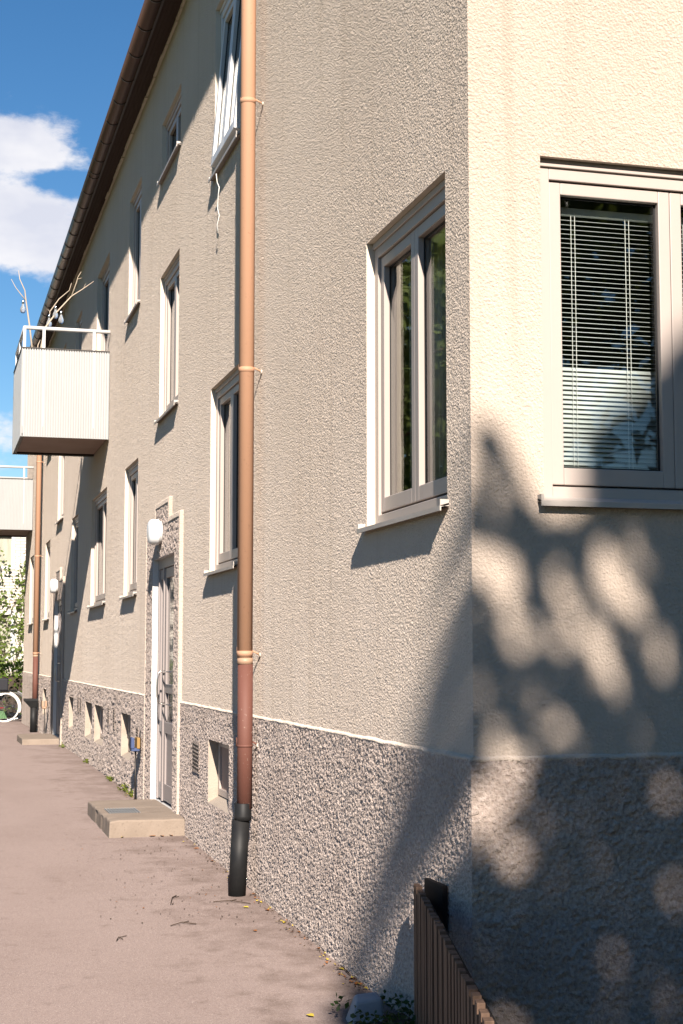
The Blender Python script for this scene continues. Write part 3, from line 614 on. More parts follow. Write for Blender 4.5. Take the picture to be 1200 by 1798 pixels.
def door_step(y0, y1, out, top, label, grate=True):
    e = thing('door_step', (-out / 2, (y0 + y1) / 2, gz(y0)), label, 'doorstep', 'concrete steps before the entrances')
    hole = (-out + .07, -out + .33, y0 + .53, y0 + .95) if grate else None
    xs_ = [-out, -PD - .012]; ys_ = [y0, y1]
    m = MB(); zb = gz(y0) - .08
    if grate:
        a, b, c, d_ = hole; z1 = top
        for (xa, xb, ya, yb) in ((-out, -.01, y0, c), (-out, -.01, d_, y1), (-out, a, c, d_), (b, -.01, c, d_)): m.box((xa, ya, zb), (xb, yb, z1))
        m.box((a, c, zb), (b, d_, top - .06))
    else: m.box((-out, y0, zb), (-.01, y1, top))
    bm = bmesh.new()
    o = m.build('slab', 'concrete', e)
    bm.from_mesh(o.data); bmesh.ops.remove_doubles(bm, verts=bm.verts, dist=.0005); bmesh.ops.subdivide_edges(bm, edges=[ed for ed in bm.edges if ed.calc_length() > .3], cuts=6, use_grid_fill=True); bm.to_mesh(o.data); bm.free()
    for v in o.data.vertices:
        if v.co.z > top - .01 and v.co.y < y0 + .01: v.co.z -= random.random() * .012; v.co.y += random.random() * .012
        if v.co.z > top - .01 and v.co.x < -out + .01: v.co.x += random.random() * .014; v.co.z -= random.random() * .012
    b_ = o.modifiers.new('bevel', 'BEVEL'); b_.width = .012; b_.segments = 2; b_.limit_method = 'ANGLE'
    if grate:
        a, b, c, d_ = hole
        mm = MB(); mm.box((a + .001, c + .001, top - .0595), (b - .001, d_ - .001, top - .05)); mm.build('grate_pit', 'seal_black', e)
        for i in range(11):
            x = a + .006 + (b - a - .012) * i / 10
            mm = MB(); mm.box((x - .004, c, top - .028), (x + .004, d_, top + .002)); mm.build('grate_bar', 'galvanised', e)
        for j in range(4):
            y = c + .004 + (d_ - c - .008) * j / 3; mm = MB(); mm.box((a, y - .003, top - .012), (b, y + .003, top - .006)); mm.build('grate_bar', 'galvanised', e)
door_step(12.2, 13.86, .63, .222, 'pale concrete doorstep with a metal foot grate at the nearer door')
door_step(24.25, 25.75, .60, .21, 'concrete doorstep of the far entrance, half in shade', False)

def boot_brush(Y, X, label, mats):
    z0 = gz(Y); e = thing('boot_brush_stand', (X, Y, z0), label, 'boot scraper', 'boot brush stands by the entrances')
    m = MB(); m.tube([(X, Y, z0 - .03), (X, Y, .60)], .008, 8); m.build('stem', 'iron', e, smooth=True)
    m = MB(); m.tube([(X - .07, Y, .80), (X - .06, Y, .74), (X - .065, Y, .66), (X - .05, Y, .61), (X, Y, .60), (X + .03, Y, .61), (X + .045, Y, .66), (X + .04, Y, .74), (X + .045, Y, .80)], .007, 8); m.build('cradle', 'iron', e, smooth=True)
    for k, (dx, mm) in enumerate(zip((-.038, .018), mats)):
        m = MB(); m.box((X + dx - .016, Y - .08, .63), (X + dx + .016, Y + .08, .735)); m.build('brush', mm, e, bevel=.006)
    m = MB(); m.box((X - .05, Y - .07, .605), (X + .03, Y + .07, .635)); m.build('brush', mats[0], e, bevel=.006)
boot_brush(14.72, -.085, 'boot brush stand with blue and yellow brushes beside the nearer door', ('brush_blue', 'brush_yellow'))
boot_brush(26.4, -.10, 'plain boot brush stand beside the far door', ('rosette', 'rosette'))

# venetian blind behind the front window, two sheers of curtain behind the side windows
def blind(x0, x1, label):
    yb = YC + .165; zt = 3.415; e = thing('venetian_blind', ((x0 + x1) / 2, yb, 2.3), label, 'blind', 'venetian blinds in the front window')
    m = MB(); m.box((x0, yb - .014, zt - .028), (x1, yb + .014, zt)); m.build('head_rail', 'slat', e)
    sp = .0198; zs = 2.735; base = {}
    def slat(z, ang, key):
        if key in base:
            c = base[key].copy(); COL.objects.link(c); c.location.z = base[key].location.z + z - base[key]['z']; return
        V = []; Fc = []
        for i, t in enumerate(np.linspace(-.0125, .0125, 5)):
            cu = .0016 * (1 - (t / .0125) ** 2); V += [(x0 + .004, yb + t * math.cos(ang) - cu * math.sin(ang), t * math.sin(ang) + cu), (x1 - .004, yb + t * math.cos(ang) - cu * math.sin(ang), t * math.sin(ang) + cu)]
        mm = MB(); mm.add(V, [(2 * i, 2 * i + 1, 2 * i + 3, 2 * i + 2) for i in range(4)]); o = mm.build('slat', 'slat', e, smooth=True, fixn=False)
        s_ = o.modifiers.new('thick', 'SOLIDIFY'); s_.thickness = .0006; o.location.z = z; o['z'] = z; base[key] = o
    z = zt - .05
    while z > 2.285:
        slat(z, math.radians(14) if z > zs else math.radians(51), 'up' if z > zs else 'low'); z -= sp
    m = MB(); m.box((x0, yb - .012, 2.262), (x1, yb + .012, 2.278)); m.build('bottom_rail', 'slat', e)
    for u in (.20, .235, .70, .735):
        x = x0 + (x1 - x0) * u; m = MB(); m.tube([(x, yb - .015, zt - .02), (x, yb - .015, 2.27)], .0014, 5); m.build('cord', 'cord_white', e)
xm = (RW[0] + RW[1]) / 2
blind(RW[0] + .10, xm - .012, 'white venetian blind in the left half of the front window'); blind(xm + .012, RW[1] - .10, 'white venetian blind in the right half of the front window')
def curtain(y0, y1, z0, z1, X, label, k=9):
    V = []; n_ = 90
    for i in range(n_ + 1):
        u = i / n_; x = X + .025 * math.sin(u * k * 2 * math.pi) + .008 * math.sin(u * 31); y = y0 + (y1 - y0) * u; V += [(x, y, z0), (x + .004 * math.sin(u * 50), y, z1)]
    mm = MB(); mm.add(V, [(2 * i, 2 * i + 2, 2 * i + 3, 2 * i + 1) for i in range(n_)])
    o = mm.build('curtain', 'curtain', None, smooth=True, fixn=False); tag(o, label, 'curtain', 'pale curtains behind the side windows')
    s_ = o.modifiers.new('thick', 'SOLIDIFY'); s_.thickness = .002
curtain(6.42, 6.96, 2.05, 3.7, .24, 'pale gathered curtain in the far half of the window nearest the corner', 7)
curtain(5.86, 6.30, 2.05, 3.7, .30, 'pale gathered curtain in the near half of the window nearest the corner', 6)
curtain(10.75, 11.24, 2.05, 3.7, .24, 'cream curtain in the ground floor window behind the near downpipe', 6)

# cord that hangs from the open window
c0 = on_x(380, 305, -.05); pts = [(-.05, c0.y, c0.z)]
for i in range(1, 9): pts.append((-.03 - .006 * (i % 2), c0.y + .035 * math.sin(i * 1.9), c0.z - .055 * i))
m_ = MB(); m_.tube(pts, .0035, 5); tag(m_.build('hanging_cord', 'cord_white', None, smooth=True), 'thin white cord dangling from the open upper window', 'cord')

# bare branches hung with glass bulbs on the balcony
br = thing('branch_decoration', (-.85, 18.6, 5.0), 'bare branches hung with clear glass bulbs on the balcony', 'decoration')
YB = 18.6
def P(x, y, dy=0): return on_y(x, y, YB + dy)
m_ = MB(); m_.lathe([(.10, 0), (.13, .02), (.15, .28), (.14, .30)], (-.82, YB, 4.32), (0, 0, 1), 18); m_.build('pot', 'stone', br, smooth=True)
for pl, r0, r1 in ([[(60, 640), (52, 570), (46, 528), (44, 510), (35, 490), (33, 475)], .013, .004], [[(46, 528), (38, 518), (28, 505), (20, 490)], .007, .003],
               [[(66, 640), (80, 575), (100, 548), (126, 520), (145, 508), (165, 494)], .014, .004], [[(126, 520), (135, 495), (137, 487), (143, 477)], .008, .003], [[(137, 490), (144, 488)], .004, .003],
               [[(88, 562), (88, 547), (104, 525), (122, 510), (125, 500), (126, 497)], .008, .003], [[(64, 640), (67, 606), (71, 597)], .009, .004], [[(72, 640), (74, 605), (76, 600)], .009, .005], [[(146, 508), (151, 498)], .004, .002], [[(88, 547), (84, 543)], .003, .002]):
    pts = [P(x, y, .03 * math.sin(x)) for x, y in pl]; k = len(pts); mm = MB(); mm.tube(pts, [r0 + (r1 - r0) * i / (k - 1) for i in range(k)], 6); mm.build('branch', 'branch', br, smooth=True)
for (x, y) in ((41, 527), (98, 537), (87, 552), (108, 546)):
    q = P(x, y); mm = MB(); mm.lathe([(.012, 0), (.016, -.005), (.017, -.045), (.012, -.05)], q, (0, 0, 1), 10); cap = mm.build('bulb_cap', 'chrome', br, smooth=True)
    mm = MB(); mm.lathe([(.013, -.045), (.016, -.065), (.030, -.098), (.036, -.122), (.030, -.150), (.015, -.163), (.001, -.165)], q, (0, 0, 1), 14); mm.build('bulb', 'bulb_glass', br, smooth=True)
# the bulbs are thin clear glass
MATS['bulb_glass'].node_tree.nodes['Principled BSDF'].inputs['Transmission Weight'].default_value = .75
MATS['bulb_glass'].node_tree.nodes['Principled BSDF'].inputs['IOR'].default_value = 1.12

# fence, post, stone, low plants at the corner
fe = thing('slat_fence', (-.3, 5.0, 0), 'low brown wooden slat fence running out from the house corner', 'fence')
A_, B_ = Vector((-.075, 6.02, 0)), Vector((-.78, 3.10, 0)); dirn = (B_ - A_).normalized(); side = Vector((dirn.y, -dirn.x, 0))
L = (B_ - A_).length; pitch = .088; kk = int(L / pitch); sl0 = None
for i in range(kk):
    q = A_ + dirn * (i * pitch); h = .605 + random.uniform(-.006, .004)
    mm = MB(); w = .050 + random.uniform(-.006, .006); t_ = .024 + random.uniform(-.004, .004)
    c = [q + side * s_ * t_ / 2 + dirn * a for s_, a in ((-1, 0), (1, 0), (1, w), (-1, w))]
    mm.add([(p.x, p.y, -.05) for p in c] + [(p.x, p.y, h) for p in c], [(3, 2, 1, 0), (4, 5, 6, 7), (0, 1, 5, 4), (1, 2, 6, 5), (2, 3, 7, 6), (3, 0, 4, 7)])
    mm.build('slat', 'fence_wood', fe, bevel=.002)
for z in (.14, .50):
    mm = MB(); c = [A_ + side * s_ + dirn * a for s_, a in ((.012, .02), (.045, .02), (.045, L), (.012, L))]
    if (c[0] - A_).dot(Vector((1, 0, 0))) < 0: c = [A_ - side * s_ + dirn * a for s_, a in ((.012, .02), (.045, .02), (.045, L), (.012, L))]
    mm.add([(p.x, p.y, z) for p in c] + [(p.x, p.y, z + .05) for p in c], [(3, 2, 1, 0), (4, 5, 6, 7), (0, 1, 5, 4), (1, 2, 6, 5), (2, 3, 7, 6), (3, 0, 4, 7)]); mm.build('rail', 'fence_dark', fe)
a0, a1 = on_x(749, 1541, -.035), on_x(781, 1555, -.035)
mm = MB(); mm.add([(-.045, a0.y, -.05), (-.045, a1.y, -.05), (-.022, a1.y, -.05), (-.022, a0.y, -.05), (-.045, a0.y, a0.z), (-.045, a1.y, a1.z), (-.022, a1.y, a1.z), (-.022, a0.y, a0.z)], [(3, 2, 1, 0), (4, 5, 6, 7), (0, 1, 5, 4), (1, 2, 6, 5), (2, 3, 7, 6), (3, 0, 4, 7)])
tag(mm.build('fence_board', 'fence_dark', None, bevel=.003), 'black upright board against the wall behind the slat fence', 'board')
q0, q1 = on_z(628, 1782, .03), on_z(678, 1757, .09)
st_ = MB(); cx_, cy_ = (q0.x + q1.x) / 2, 6.33
st_.add([(cx_ - .085, cy_ - .07, -.03), (cx_ + .075, cy_ - .06, -.03), (cx_ + .085, cy_ + .08, -.03), (cx_ - .07, cy_ + .08, -.03), (cx_ - .055, cy_ - .05, .075), (cx_ + .065, cy_ - .045, .085), (cx_ + .07, cy_ + .06, .092), (cx_ - .03, cy_ + .06, .085)], [(3, 2, 1, 0), (4, 5, 6, 7), (0, 1, 5, 4), (1, 2, 6, 5), (2, 3, 7, 6), (3, 0, 4, 7)])
tag(st_.build('kerb_stone', 'stone', None, bevel=.012), 'grey stone block lying in the plants beside the fence', 'stone')
Pn = [];
for i in range(900):
    u = random.random(); y = 5.0 + 1.45 * random.random(); x = -.33 + .30 * random.random() if y > 5.9 else -.45 + .25 * random.random()
    if math.hypot(x - cx_, y - cy_ + .05) < .14: continue
    Pn.append((x, y, .02 + .07 * random.random() ** 1.5))
tag(leaves('ground_cover', Pn, .03, 'leaf_low', None, .7), 'dark low leafy plants at the foot of the fence', kind='stuff')

# ------------------------------------------------------------------ weeds, leaves and twigs on the drive
def weed(px, py, n_, s_, label):
    q = on_z(px, py, gz(on_z(px, py, .1).y)); z = gz(q.y); x = min(q.x, -PD - .02)
    e = thing('weed', (x, q.y, z), label, 'weed', 'weeds along the wall foot')
    leaves('foliage', [(x + random.gauss(0, s_ * .5), q.y + random.gauss(0, s_ * 2.0), z + abs(random.gauss(0, s_ * .5)) + .01) for _ in range(n_)], .035, 'leaf_weed', e, .4)
    mm = MB()
    for i in range(4): mm.tube([(x + random.gauss(0, s_ * .2), q.y + random.gauss(0, s_), z - .01), (x + random.gauss(0, s_ * .4), q.y + random.gauss(0, s_), z + s_ * .9)], .002, 4)
    mm.build('stem', 'leaf_weed', e)
weed(222, 1390, 70, .06, 'yellow-green weeds where the wall meets the nearer doorstep'); weed(205, 1370, 50, .05, 'weeds at the wall foot below the basement window')
weed(236, 1398, 40, .05, 'small weeds around the boot brush stand'); weed(114, 1313, 40, .06, 'weed at the end of the far doorstep'); weed(155, 1340, 30, .05, 'sparse weeds half way along the wall foot')
gl = 'small fallen leaf lying on the asphalt near the wall'
lf = None
for (x, y, mm_) in ((415, 1547, 'leaf_yellow'), (432, 1595, 'leaf_yellow'), (268, 1468, 'leaf_brown'), (300, 1467, 'leaf_brown'), (285, 1468, 'leaf_brown'), (318, 1461, 'leaf_yellow'), (448, 1637, 'leaf_brown'), (545, 1786, 'leaf_yellow'), (598, 1705, 'leaf_yellow'), (620, 1722, 'leaf_brown'), (628, 1730, 'leaf_brown'), (470, 1600, 'leaf_brown'), (512, 1640, 'leaf_brown'), (215, 1470, 'leaf_yellow'), (560, 1668, 'leaf_brown'), (540, 1640, 'leaf_brown'), (500, 1622, 'leaf_yellow'), (345, 1490, 'leaf_brown'), (372, 1512, 'leaf_brown')):
    q = on_z(x, y, gz(on_z(x, y, .03).y)); z = gz(q.y) + .006; s_ = .016 + .012 * random.random(); a = random.random() * 6.3; ca, sa = math.cos(a), math.sin(a)
    mm = MB(); sh = [(-1, 0, 0), (-.4, .5, .25), (.3, .45, .3), (1, 0, .05), (.3, -.45, .1), (-.4, -.5, .15)]
    mm.add([(q.x + s_ * (u * ca - v * sa), q.y + s_ * (u * sa + v * ca), z + s_ * w) for u, v, w in sh], [(0, 1, 2, 3), (0, 3, 4, 5)])
    tag(mm.build('fallen_leaf', mm_, None), ('yellow' if 'yellow' in mm_ else 'brown') + ' fallen leaf lying on the asphalt near the wall', 'leaf', 'fallen leaves on the drive')
for (a, b, lb) in (((300, 1590), (310, 1573), 'forked dark twig on the drive left of the black drain pipe'), ((375, 1585), (440, 1589), 'long thin twig on the drive before the black drain pipe'), ((300, 1628), (345, 1625), 'bent dark twig in the middle of the drive'), ((205, 1655), (216, 1652), 'short dark twig in the middle of the drive'), ((640 - 40, 1700), (615, 1716), 'dark twig at the wall foot left of the fence')):
    p0 = on_z(*a, gz(on_z(*a, .03).y)); p1 = on_z(*b, gz(on_z(*b, .03).y)); md = (p0 + p1) / 2 + Vector((.0, .05, 0)); mm = MB()
    zz = gz(md.y) + .006; mm.tube([(p0.x, p0.y, zz), (md.x, md.y, zz + .006), (p1.x, p1.y, zz)], .0026, 5); mm.tube([(md.x, md.y, zz + .004), (md.x + .05, md.y + .06, zz)], .002, 5)
    tag(mm.build('twig', 'twig', None), lb, 'twig', 'twigs on the drive')
mm = MB()
for i in range(420):
    y = 6.6 + 9 * random.random() ** 1.3; x = -PD - .01 - abs(random.gauss(0, .035)); z = gz(y) + .004; s_ = .005 + .008 * random.random(); a = random.random() * 6.3
    mm.add([(x + s_ * math.cos(a + k * 2.1) * (.6 + .6 * random.random()), y + s_ * math.sin(a + k * 2.1), z + .012 * random.random()) for k in range(3)], [(0, 1, 2)], random.choice([0, 0, 1, 2]))
for i in range(260):
    y = 8.5 + 4 * random.random(); x = -.15 - .9 * random.random() ** 1.6; z = gz(y) + .005; s_ = .003 + .006 * random.random(); a = random.random() * 6.3
    mm.add([(x + s_ * math.cos(a + k * 2.1), y + 1.5 * s_ * math.sin(a + k * 2.1), z + .006 * random.random()) for k in range(3)], [(0, 1, 2)], random.choice([0, 0, 0, 2]))
tag(mm.build('leaf_litter', ['twig', 'leaf_yellow', 'leaf_brown'], None), 'fine dark litter scattered along the wall foot', kind='stuff')

# ------------------------------------------------------------------ bicycles at the far end
def bicycle(X, Y, z0, frame, tyre, label, bag=True, R=.325, lean=.06):
    e = thing('bicycle', (X, Y, z0), label, 'bicycle', 'bicycles parked past the house end')
    fx = X - 1.06
    for cx in (X, fx):
        w = empty('wheel', (cx, Y, z0 + R), e)
        m = MB(); m.tube([(cx + R * math.cos(t) * .97, Y, z0 + R + R * math.sin(t) * .97) for t in np.linspace(0, 2 * math.pi, 41)], .019, 8, cap=False); m.build('tyre', tyre, w, smooth=True)
        m = MB(); m.tube([(cx + R * math.cos(t) * .90, Y, z0 + R + R * math.sin(t) * .90) for t in np.linspace(0, 2 * math.pi, 41)], .010, 6, cap=False); m.build('rim', 'chrome', w, smooth=True)
        m = MB()
        for k in range(24):
            t = k * 2 * math.pi / 24; m.tube([(cx + .02 * math.cos(t + .8), Y + (.02 if k % 2 else -.02), z0 + R + .02 * math.sin(t + .8)), (cx + R * .9 * math.cos(t), Y, z0 + R + R * .9 * math.sin(t))], .0022, 3)
        m.tube([(cx, Y - .05, z0 + R), (cx, Y + .05, z0 + R)], .02, 10); m.build('spokes', 'chrome', w)
    h = Vector((X, Y, z0 + R)); bb = Vector((X - .45, Y, z0 + .28)); st_ = Vector((X - .28, Y, z0 + .72)); hd = Vector((fx + .22, Y, z0 + .78)); fk = Vector((fx, Y, z0 + R))
    m = MB(); m.tube([bb, st_], .016, 8); m.tube([bb, hd - Vector((0, 0, .08))], .018, 8); m.tube([hd, hd - Vector((-.03, 0, .16))], .02, 8)
    for s_ in (-.04, .04): m.tube([bb, h + Vector((0, s_, 0))], .010, 6); m.tube([st_, h + Vector((0, s_, 0))], .009, 6); m.tube([hd - Vector((-.02, 0, .14)), fk + Vector((0, s_, 0))], .011, 6)
    m.build('frame', frame, e, smooth=True)
    m = MB(); m.tube([(X + (R + .03) * math.cos(t), Y, z0 + R + (R + .03) * math.sin(t)) for t in np.linspace(-.35, 2.6, 20)], .018, 6); m.build('mudguard', 'rubber_white' if bag else 'bike_grey', e, smooth=True)
    for s_ in (-.05, .05):
        m = MB(); m.tube([h + Vector((0, s_, 0)), h + Vector((-.22, s_, .33))], .006, 5); m.tube([h + Vector((0, s_, 0)), h + Vector((.17, s_, -.21))], .006, 5); m.build('stay', 'chrome', e)
    m = MB(); m.box((X - .32, Y - .07, z0 + .69), (X + .10, Y + .07, z0 + .705)); m.build('rack', 'rubber', e)
    m = MB(); m.tube([st_, st_ + Vector((.06, 0, .16))], .012, 8); m.build('seat_post', 'chrome', e)
    m = MB(); m.lathe([(.02, 0), (.09, .03), (.10, .06), (.05, .08)], st_ + Vector((.04, 0, .15)), (0, 0, 1), 14); m.build('saddle', 'rubber', e, smooth=True)
    m = MB(); m.tube([hd, hd + Vector((.02, 0, .2))], .013, 8); m.tube([hd + Vector((.22, -.28, .19)), hd + Vector((.03, -.1, .21)), hd + Vector((.03, .1, .21)), hd + Vector((.22, .28, .19))], .011, 8); m.build('handlebar', 'chrome', e, smooth=True)
    m = MB(); m.lathe([(.09, -.01), (.09, .01)], bb - Vector((0, .05, 0)), (0, 1, 0), 20); m.tube([bb - Vector((0, .06, 0)), bb + Vector((.1, -.06, -.14))], .01, 6); m.build('crank', 'chrome', e)
    if bag:
        m = MB(); m.box((X - .36, Y - .12, z0 + .70), (X + .07, Y + .12, z0 + .98)); m.build('basket', 'bag_black', e, bevel=.03)
        m = MB(); m.add([(X - .40, Y + .07, z0 + .05), (X + .06, Y + .07, z0 + .08), (X - .02, Y + .07, z0 + .27), (X - .36, Y + .07, z0 + .26)], [(0, 1, 2, 3)]); o = m.build('skirt_guard', 'bag_green', e); sx_ = o.modifiers.new('t', 'SOLIDIFY'); sx_.thickness = .01
bicycle(-.37, 34.75, gz(34.7), 'bike_red', 'rubber_white', 'red bicycle with white tyres and a black basket past the house end')
bicycle(-.16, 35.45, gz(35), 'bike_grey', 'rubber_grey', 'grey bicycle with dark tyres half hidden behind the red one', bag=False)

# ------------------------------------------------------------------ hedge, far brick house with climber
he = thing('hedge', (-1.0, 37.4, 0), 'clipped bright green hedge behind the bicycles', 'hedge')
Pn = [];
for i in range(9000):
    x = random.uniform(-4.5, 3); y = random.uniform(36.7, 38.2); z = 1.34 * random.random() ** .6 + .05 * math.sin(x * 5)
    if y < 37.0 or z > 1.05 or random.random() < .2: Pn.append((x, y, max(z, .04)))
leaves('foliage', Pn, .085, 'leaf_hedge', he, .3)
mm = MB()
for i in range(14): x = -4.2 + i * .5; mm.tube([(x, 37.4, -.05), (x + .05, 37.4, .8)], [.03, .015], 6)
mm.box((-4.4, 37.05, .12), (2.9, 38.0, 1.0)); mm.build('stems', 'soil', he)
fb = thing('brick_building', (0, 44, 0), 'white brick building behind the hedge, seen past the house end', 'building')
fw_ = [(-1.45, .28, 3.95, 5.02), (-1.45, .30, 1.35, 2.75)]
sh = [wall_sheet(lambda u, d, z: (u, 44 - d, z), -9, 8, -.2, 5.7, fw_)]
mesh_from(sh, 'wall', 'white_brick', fb, smooth=False)
for (a, b, c, d) in fw_:
    w = empty('window', (a, 44, c), fb); m = MB(); T = lambda u, dd, z: (u, 44 + dd, z)
    for (p, q) in (((a, -.02, c), (a + .10, .1, d)), ((b - .10, -.02, c), (b, .1, d)), ((a + .10, -.02, d - .10), (b - .10, .1, d)), ((a + .10, -.02, c), (b - .10, .1, c + .1)), (((a + b) / 2 - .05, -.02, c + .1), ((a + b) / 2 + .05, .1, d - .1))): m.box(p, q, T)
    m.build('frame', 'white_paint', w)
    for p, q in ((a + .1, (a + b) / 2 - .05), ((a + b) / 2 + .05, b - .1)):
        m = MB(); m.box((p, .03, c + .1), (q, .05, d - .1), T); m.build('pane', 'glass', w)
    m = MB(); m.box((a, .12, c), (b, .14, d), T); m.build('interior', 'curtain', w)
m = MB(); m.add([(-9.3, 43.6, 5.68), (8.3, 43.6, 5.68), (8.3, 50, 6.6), (-9.3, 50, 6.6)], [(0, 1, 2, 3)]); m.build('roof', 'roof_tile', fb)
iv = thing('climbing_plant', (.3, 43.9, 0), 'green climber growing up the white brick building', 'climber')
Pn = []
stems = []
for k in range(16):
    x = -1.2 + 2.6 * random.random(); z = 0; pts = [(x, 43.93, -.05)]
    top = 3.0 + 2.6 * random.random()
    while z < top:
        z += .22; x += random.gauss(.015, .10); pts.append((x, 43.93 - .02 * random.random(), z))
        for _ in range(12): Pn.append((x + random.gauss(0, .16), 43.9 - abs(random.gauss(0, .10)), z + random.gauss(0, .14)))
    stems.append(pts)
Pn = [p for p in Pn if p[2] > .02]
leaves('foliage', Pn, .10, 'leaf_ivy', iv, .2, .75, flat=(0, -.6, .25))
m = MB()
for pts in stems: m.tube(pts, .010, 4)
m.build('stem', 'bark', iv)

# ------------------------------------------------------------------ across the drive: seen only in the window glass; then unseen greenery added to cut fill light
def crown_points(c, r, n_, clumps=26):
    C_ = []
    for i in range(clumps):
        v = Vector((random.gauss(0, 1), random.gauss(0, 1), random.gauss(0, 1))).normalized() * random.random() ** .4; C_.append(Vector((c[0] + v.x * r[0], c[1] + v.y * r[1], c[2] + v.z * r[2])))
    out = []
    for i in range(n_):
        q = random.choice(C_); v = Vector((random.gauss(0, 1), random.gauss(0, 1), random.gauss(0, 1))).normalized() * random.random() ** .45 * .34
        out.append((q.x + v.x * r[0], q.y + v.y * r[1], q.z + v.z * r[2]))
    return out
def trunk(mm, base, top, r0, limbs):
    base = Vector(base); top = Vector(top); mid = base.lerp(top, .5) + Vector((.12, -.08, 0)); mm.tube([base, mid, top], [r0, r0 * .75, r0 * .35], 10)
    for q in limbs:
        s0 = base.lerp(top, random.uniform(.45, .9)); q = Vector(q); mm.tube([s0, s0.lerp(q, .5) + Vector((0, 0, .25)), q], [r0 * .4, r0 * .25, r0 * .08], 6)
tr = None
for i, (x, y, s_, lb) in enumerate(((-9.5, 25, 1.35, 'leafy tree across the drive mirrored in the window by the corner'), (-11.5, 34, 1.5, 'second leafy tree across the drive mirrored in the side windows'), (-11.0, 44, 1.3, 'third leafy tree across the drive mirrored in the side windows'))):
    if tr is None:
        tr = thing('leafy_tree', (0, 0, 0), lb, 'tree', 'trees across the drive')
        pts = crown_points((0, 0, 5.2), (3.2, 3.6, 3.4), 9000, 40); leaves('crown', pts, .24, 'leaf_bright', tr, .3)
        mm = MB(); trunk(mm, (0, 0, -.1), (0, 0, 6), .2, random.sample(pts, 10)); mm.build('trunk', 'bark', tr, smooth=True); o = tr
    else: o = copy_tree(tr)
    o.location = (x, y, .1); o.scale = (s_, s_, s_); o.rotation_euler.z = i * 2.1; tag(o, lb, 'tree', 'trees across the drive')
for i, (x, y, s_, lb) in enumerate(((6.2, -9.0, 1.45, 'broad leafy tree added unseen behind the viewer to block skylight'), (11.5, -3.0, 1.35, 'unseen leafy tree added at the right to block skylight on the front wall'), (4.2, -19.0, 1.6, 'tallest unseen leafy tree, added far behind the viewer to block skylight'))):
    o = copy_tree(tr); o.location = (x, y, .0); o.scale = (s_, s_, s_); o.rotation_euler.z = 1 + i * 1.7; tag(o, lb, 'tree', 'added trees that block skylight on the front wall')  # unseen trees, added to cut skylight on the shaded front wall
for i, (x, lb) in enumerate(((-15, 'leftmost of the unseen tree row added to block low sky'), (-8, 'second from left of the unseen tree row added to block low sky'), (-1, 'third from left of the unseen tree row added to block low sky'), (6.5, 'rightmost of the unseen tree row added to block low sky'))):
    o = copy_tree(tr); o.location = (x, -27 - (i % 2) * 2.5, .0); o.scale = (1.5, 1.5, 1.4); o.rotation_euler.z = .6 + i * 1.3; tag(o, lb, 'tree', 'added tree row that blocks low sky')  # unseen row, added to block the bright low sky behind the camera
hs = thing('house', (-12, 66, 0), 'yellow house with a red roof mirrored in the entrance door glass', 'house')
m = MB(); m.box((-16, 62, 0), (-6.6, 72, 4.3)); m.build('wall', 'house_yellow', hs)
m = MB(); m.add([(-16.6, 61.5, 4.2), (-6.1, 61.5, 4.2), (-6.1, 72.5, 4.2), (-16.6, 72.5, 4.2), (-11.3, 65, 7.6), (-11.3, 69, 7.6)], [(0, 1, 4), (1, 2, 5, 4), (2, 3, 5), (3, 0, 4, 5)]); m.build('roof', 'roof_tile', hs)
for x in (-14, -11.3, -8.6):
    m = MB(); m.box((x - .6, 61.93, 1.6), (x + .6, 62.0 - .002, 3.1)); w = m.build('window', 'white_paint', hs)
    m = MB(); m.box((x - .5, 61.90, 1.7), (x + .5, 61.93 - .001, 3.0)); m.build('pane', 'seal_black', w)
sb = thing('fill_blocker_shrub', (2.0, 2.9, 0), 'dark shrub added out of view to cut fill light on the plinth', 'shrub')  # out of view, added to darken the shaded plinth
Pn = []
while len(Pn) < 5200:
    x, y, z = random.uniform(-1, 1), random.uniform(-1, 1), random.uniform(-1, 1); r_ = x * x + y * y + z * z
    if .35 < r_ < 1 + .2 * math.sin(5 * x + 3 * z): Pn.append((2.1 + x * 1.55, 2.6 + y * .95, .95 + z * .95))
leaves('foliage', [p for p in Pn if p[2] > .02], .085, 'leaf_low', sb, .3)
mm = MB(); trunk(mm, (2.1, 2.6, -.05), (2.1, 2.6, 1.1), .05, random.sample(Pn, 8)); mm.build('stem', 'bark', sb, smooth=True)
gh = thing('fill_blocker_hedge', (4.0, 1.4, 0), 'tall dark hedge added out of view to cut fill light on the front wall', 'hedge')  # out of view, added as more occlusion against fill on the front wall
Pn = [(random.uniform(.9, 8.5), random.choice((random.uniform(1.0, 1.25), random.uniform(1.0, 1.9))), 2.1 * random.random() ** .8 + .03) for _ in range(6500)]
leaves('foliage', Pn, .10, 'leaf_low', gh, .2)
mm = MB(); mm.box((1.0, 1.2, -.05), (8.4, 1.75, 1.9)); mm.build('stems', 'soil', gh)
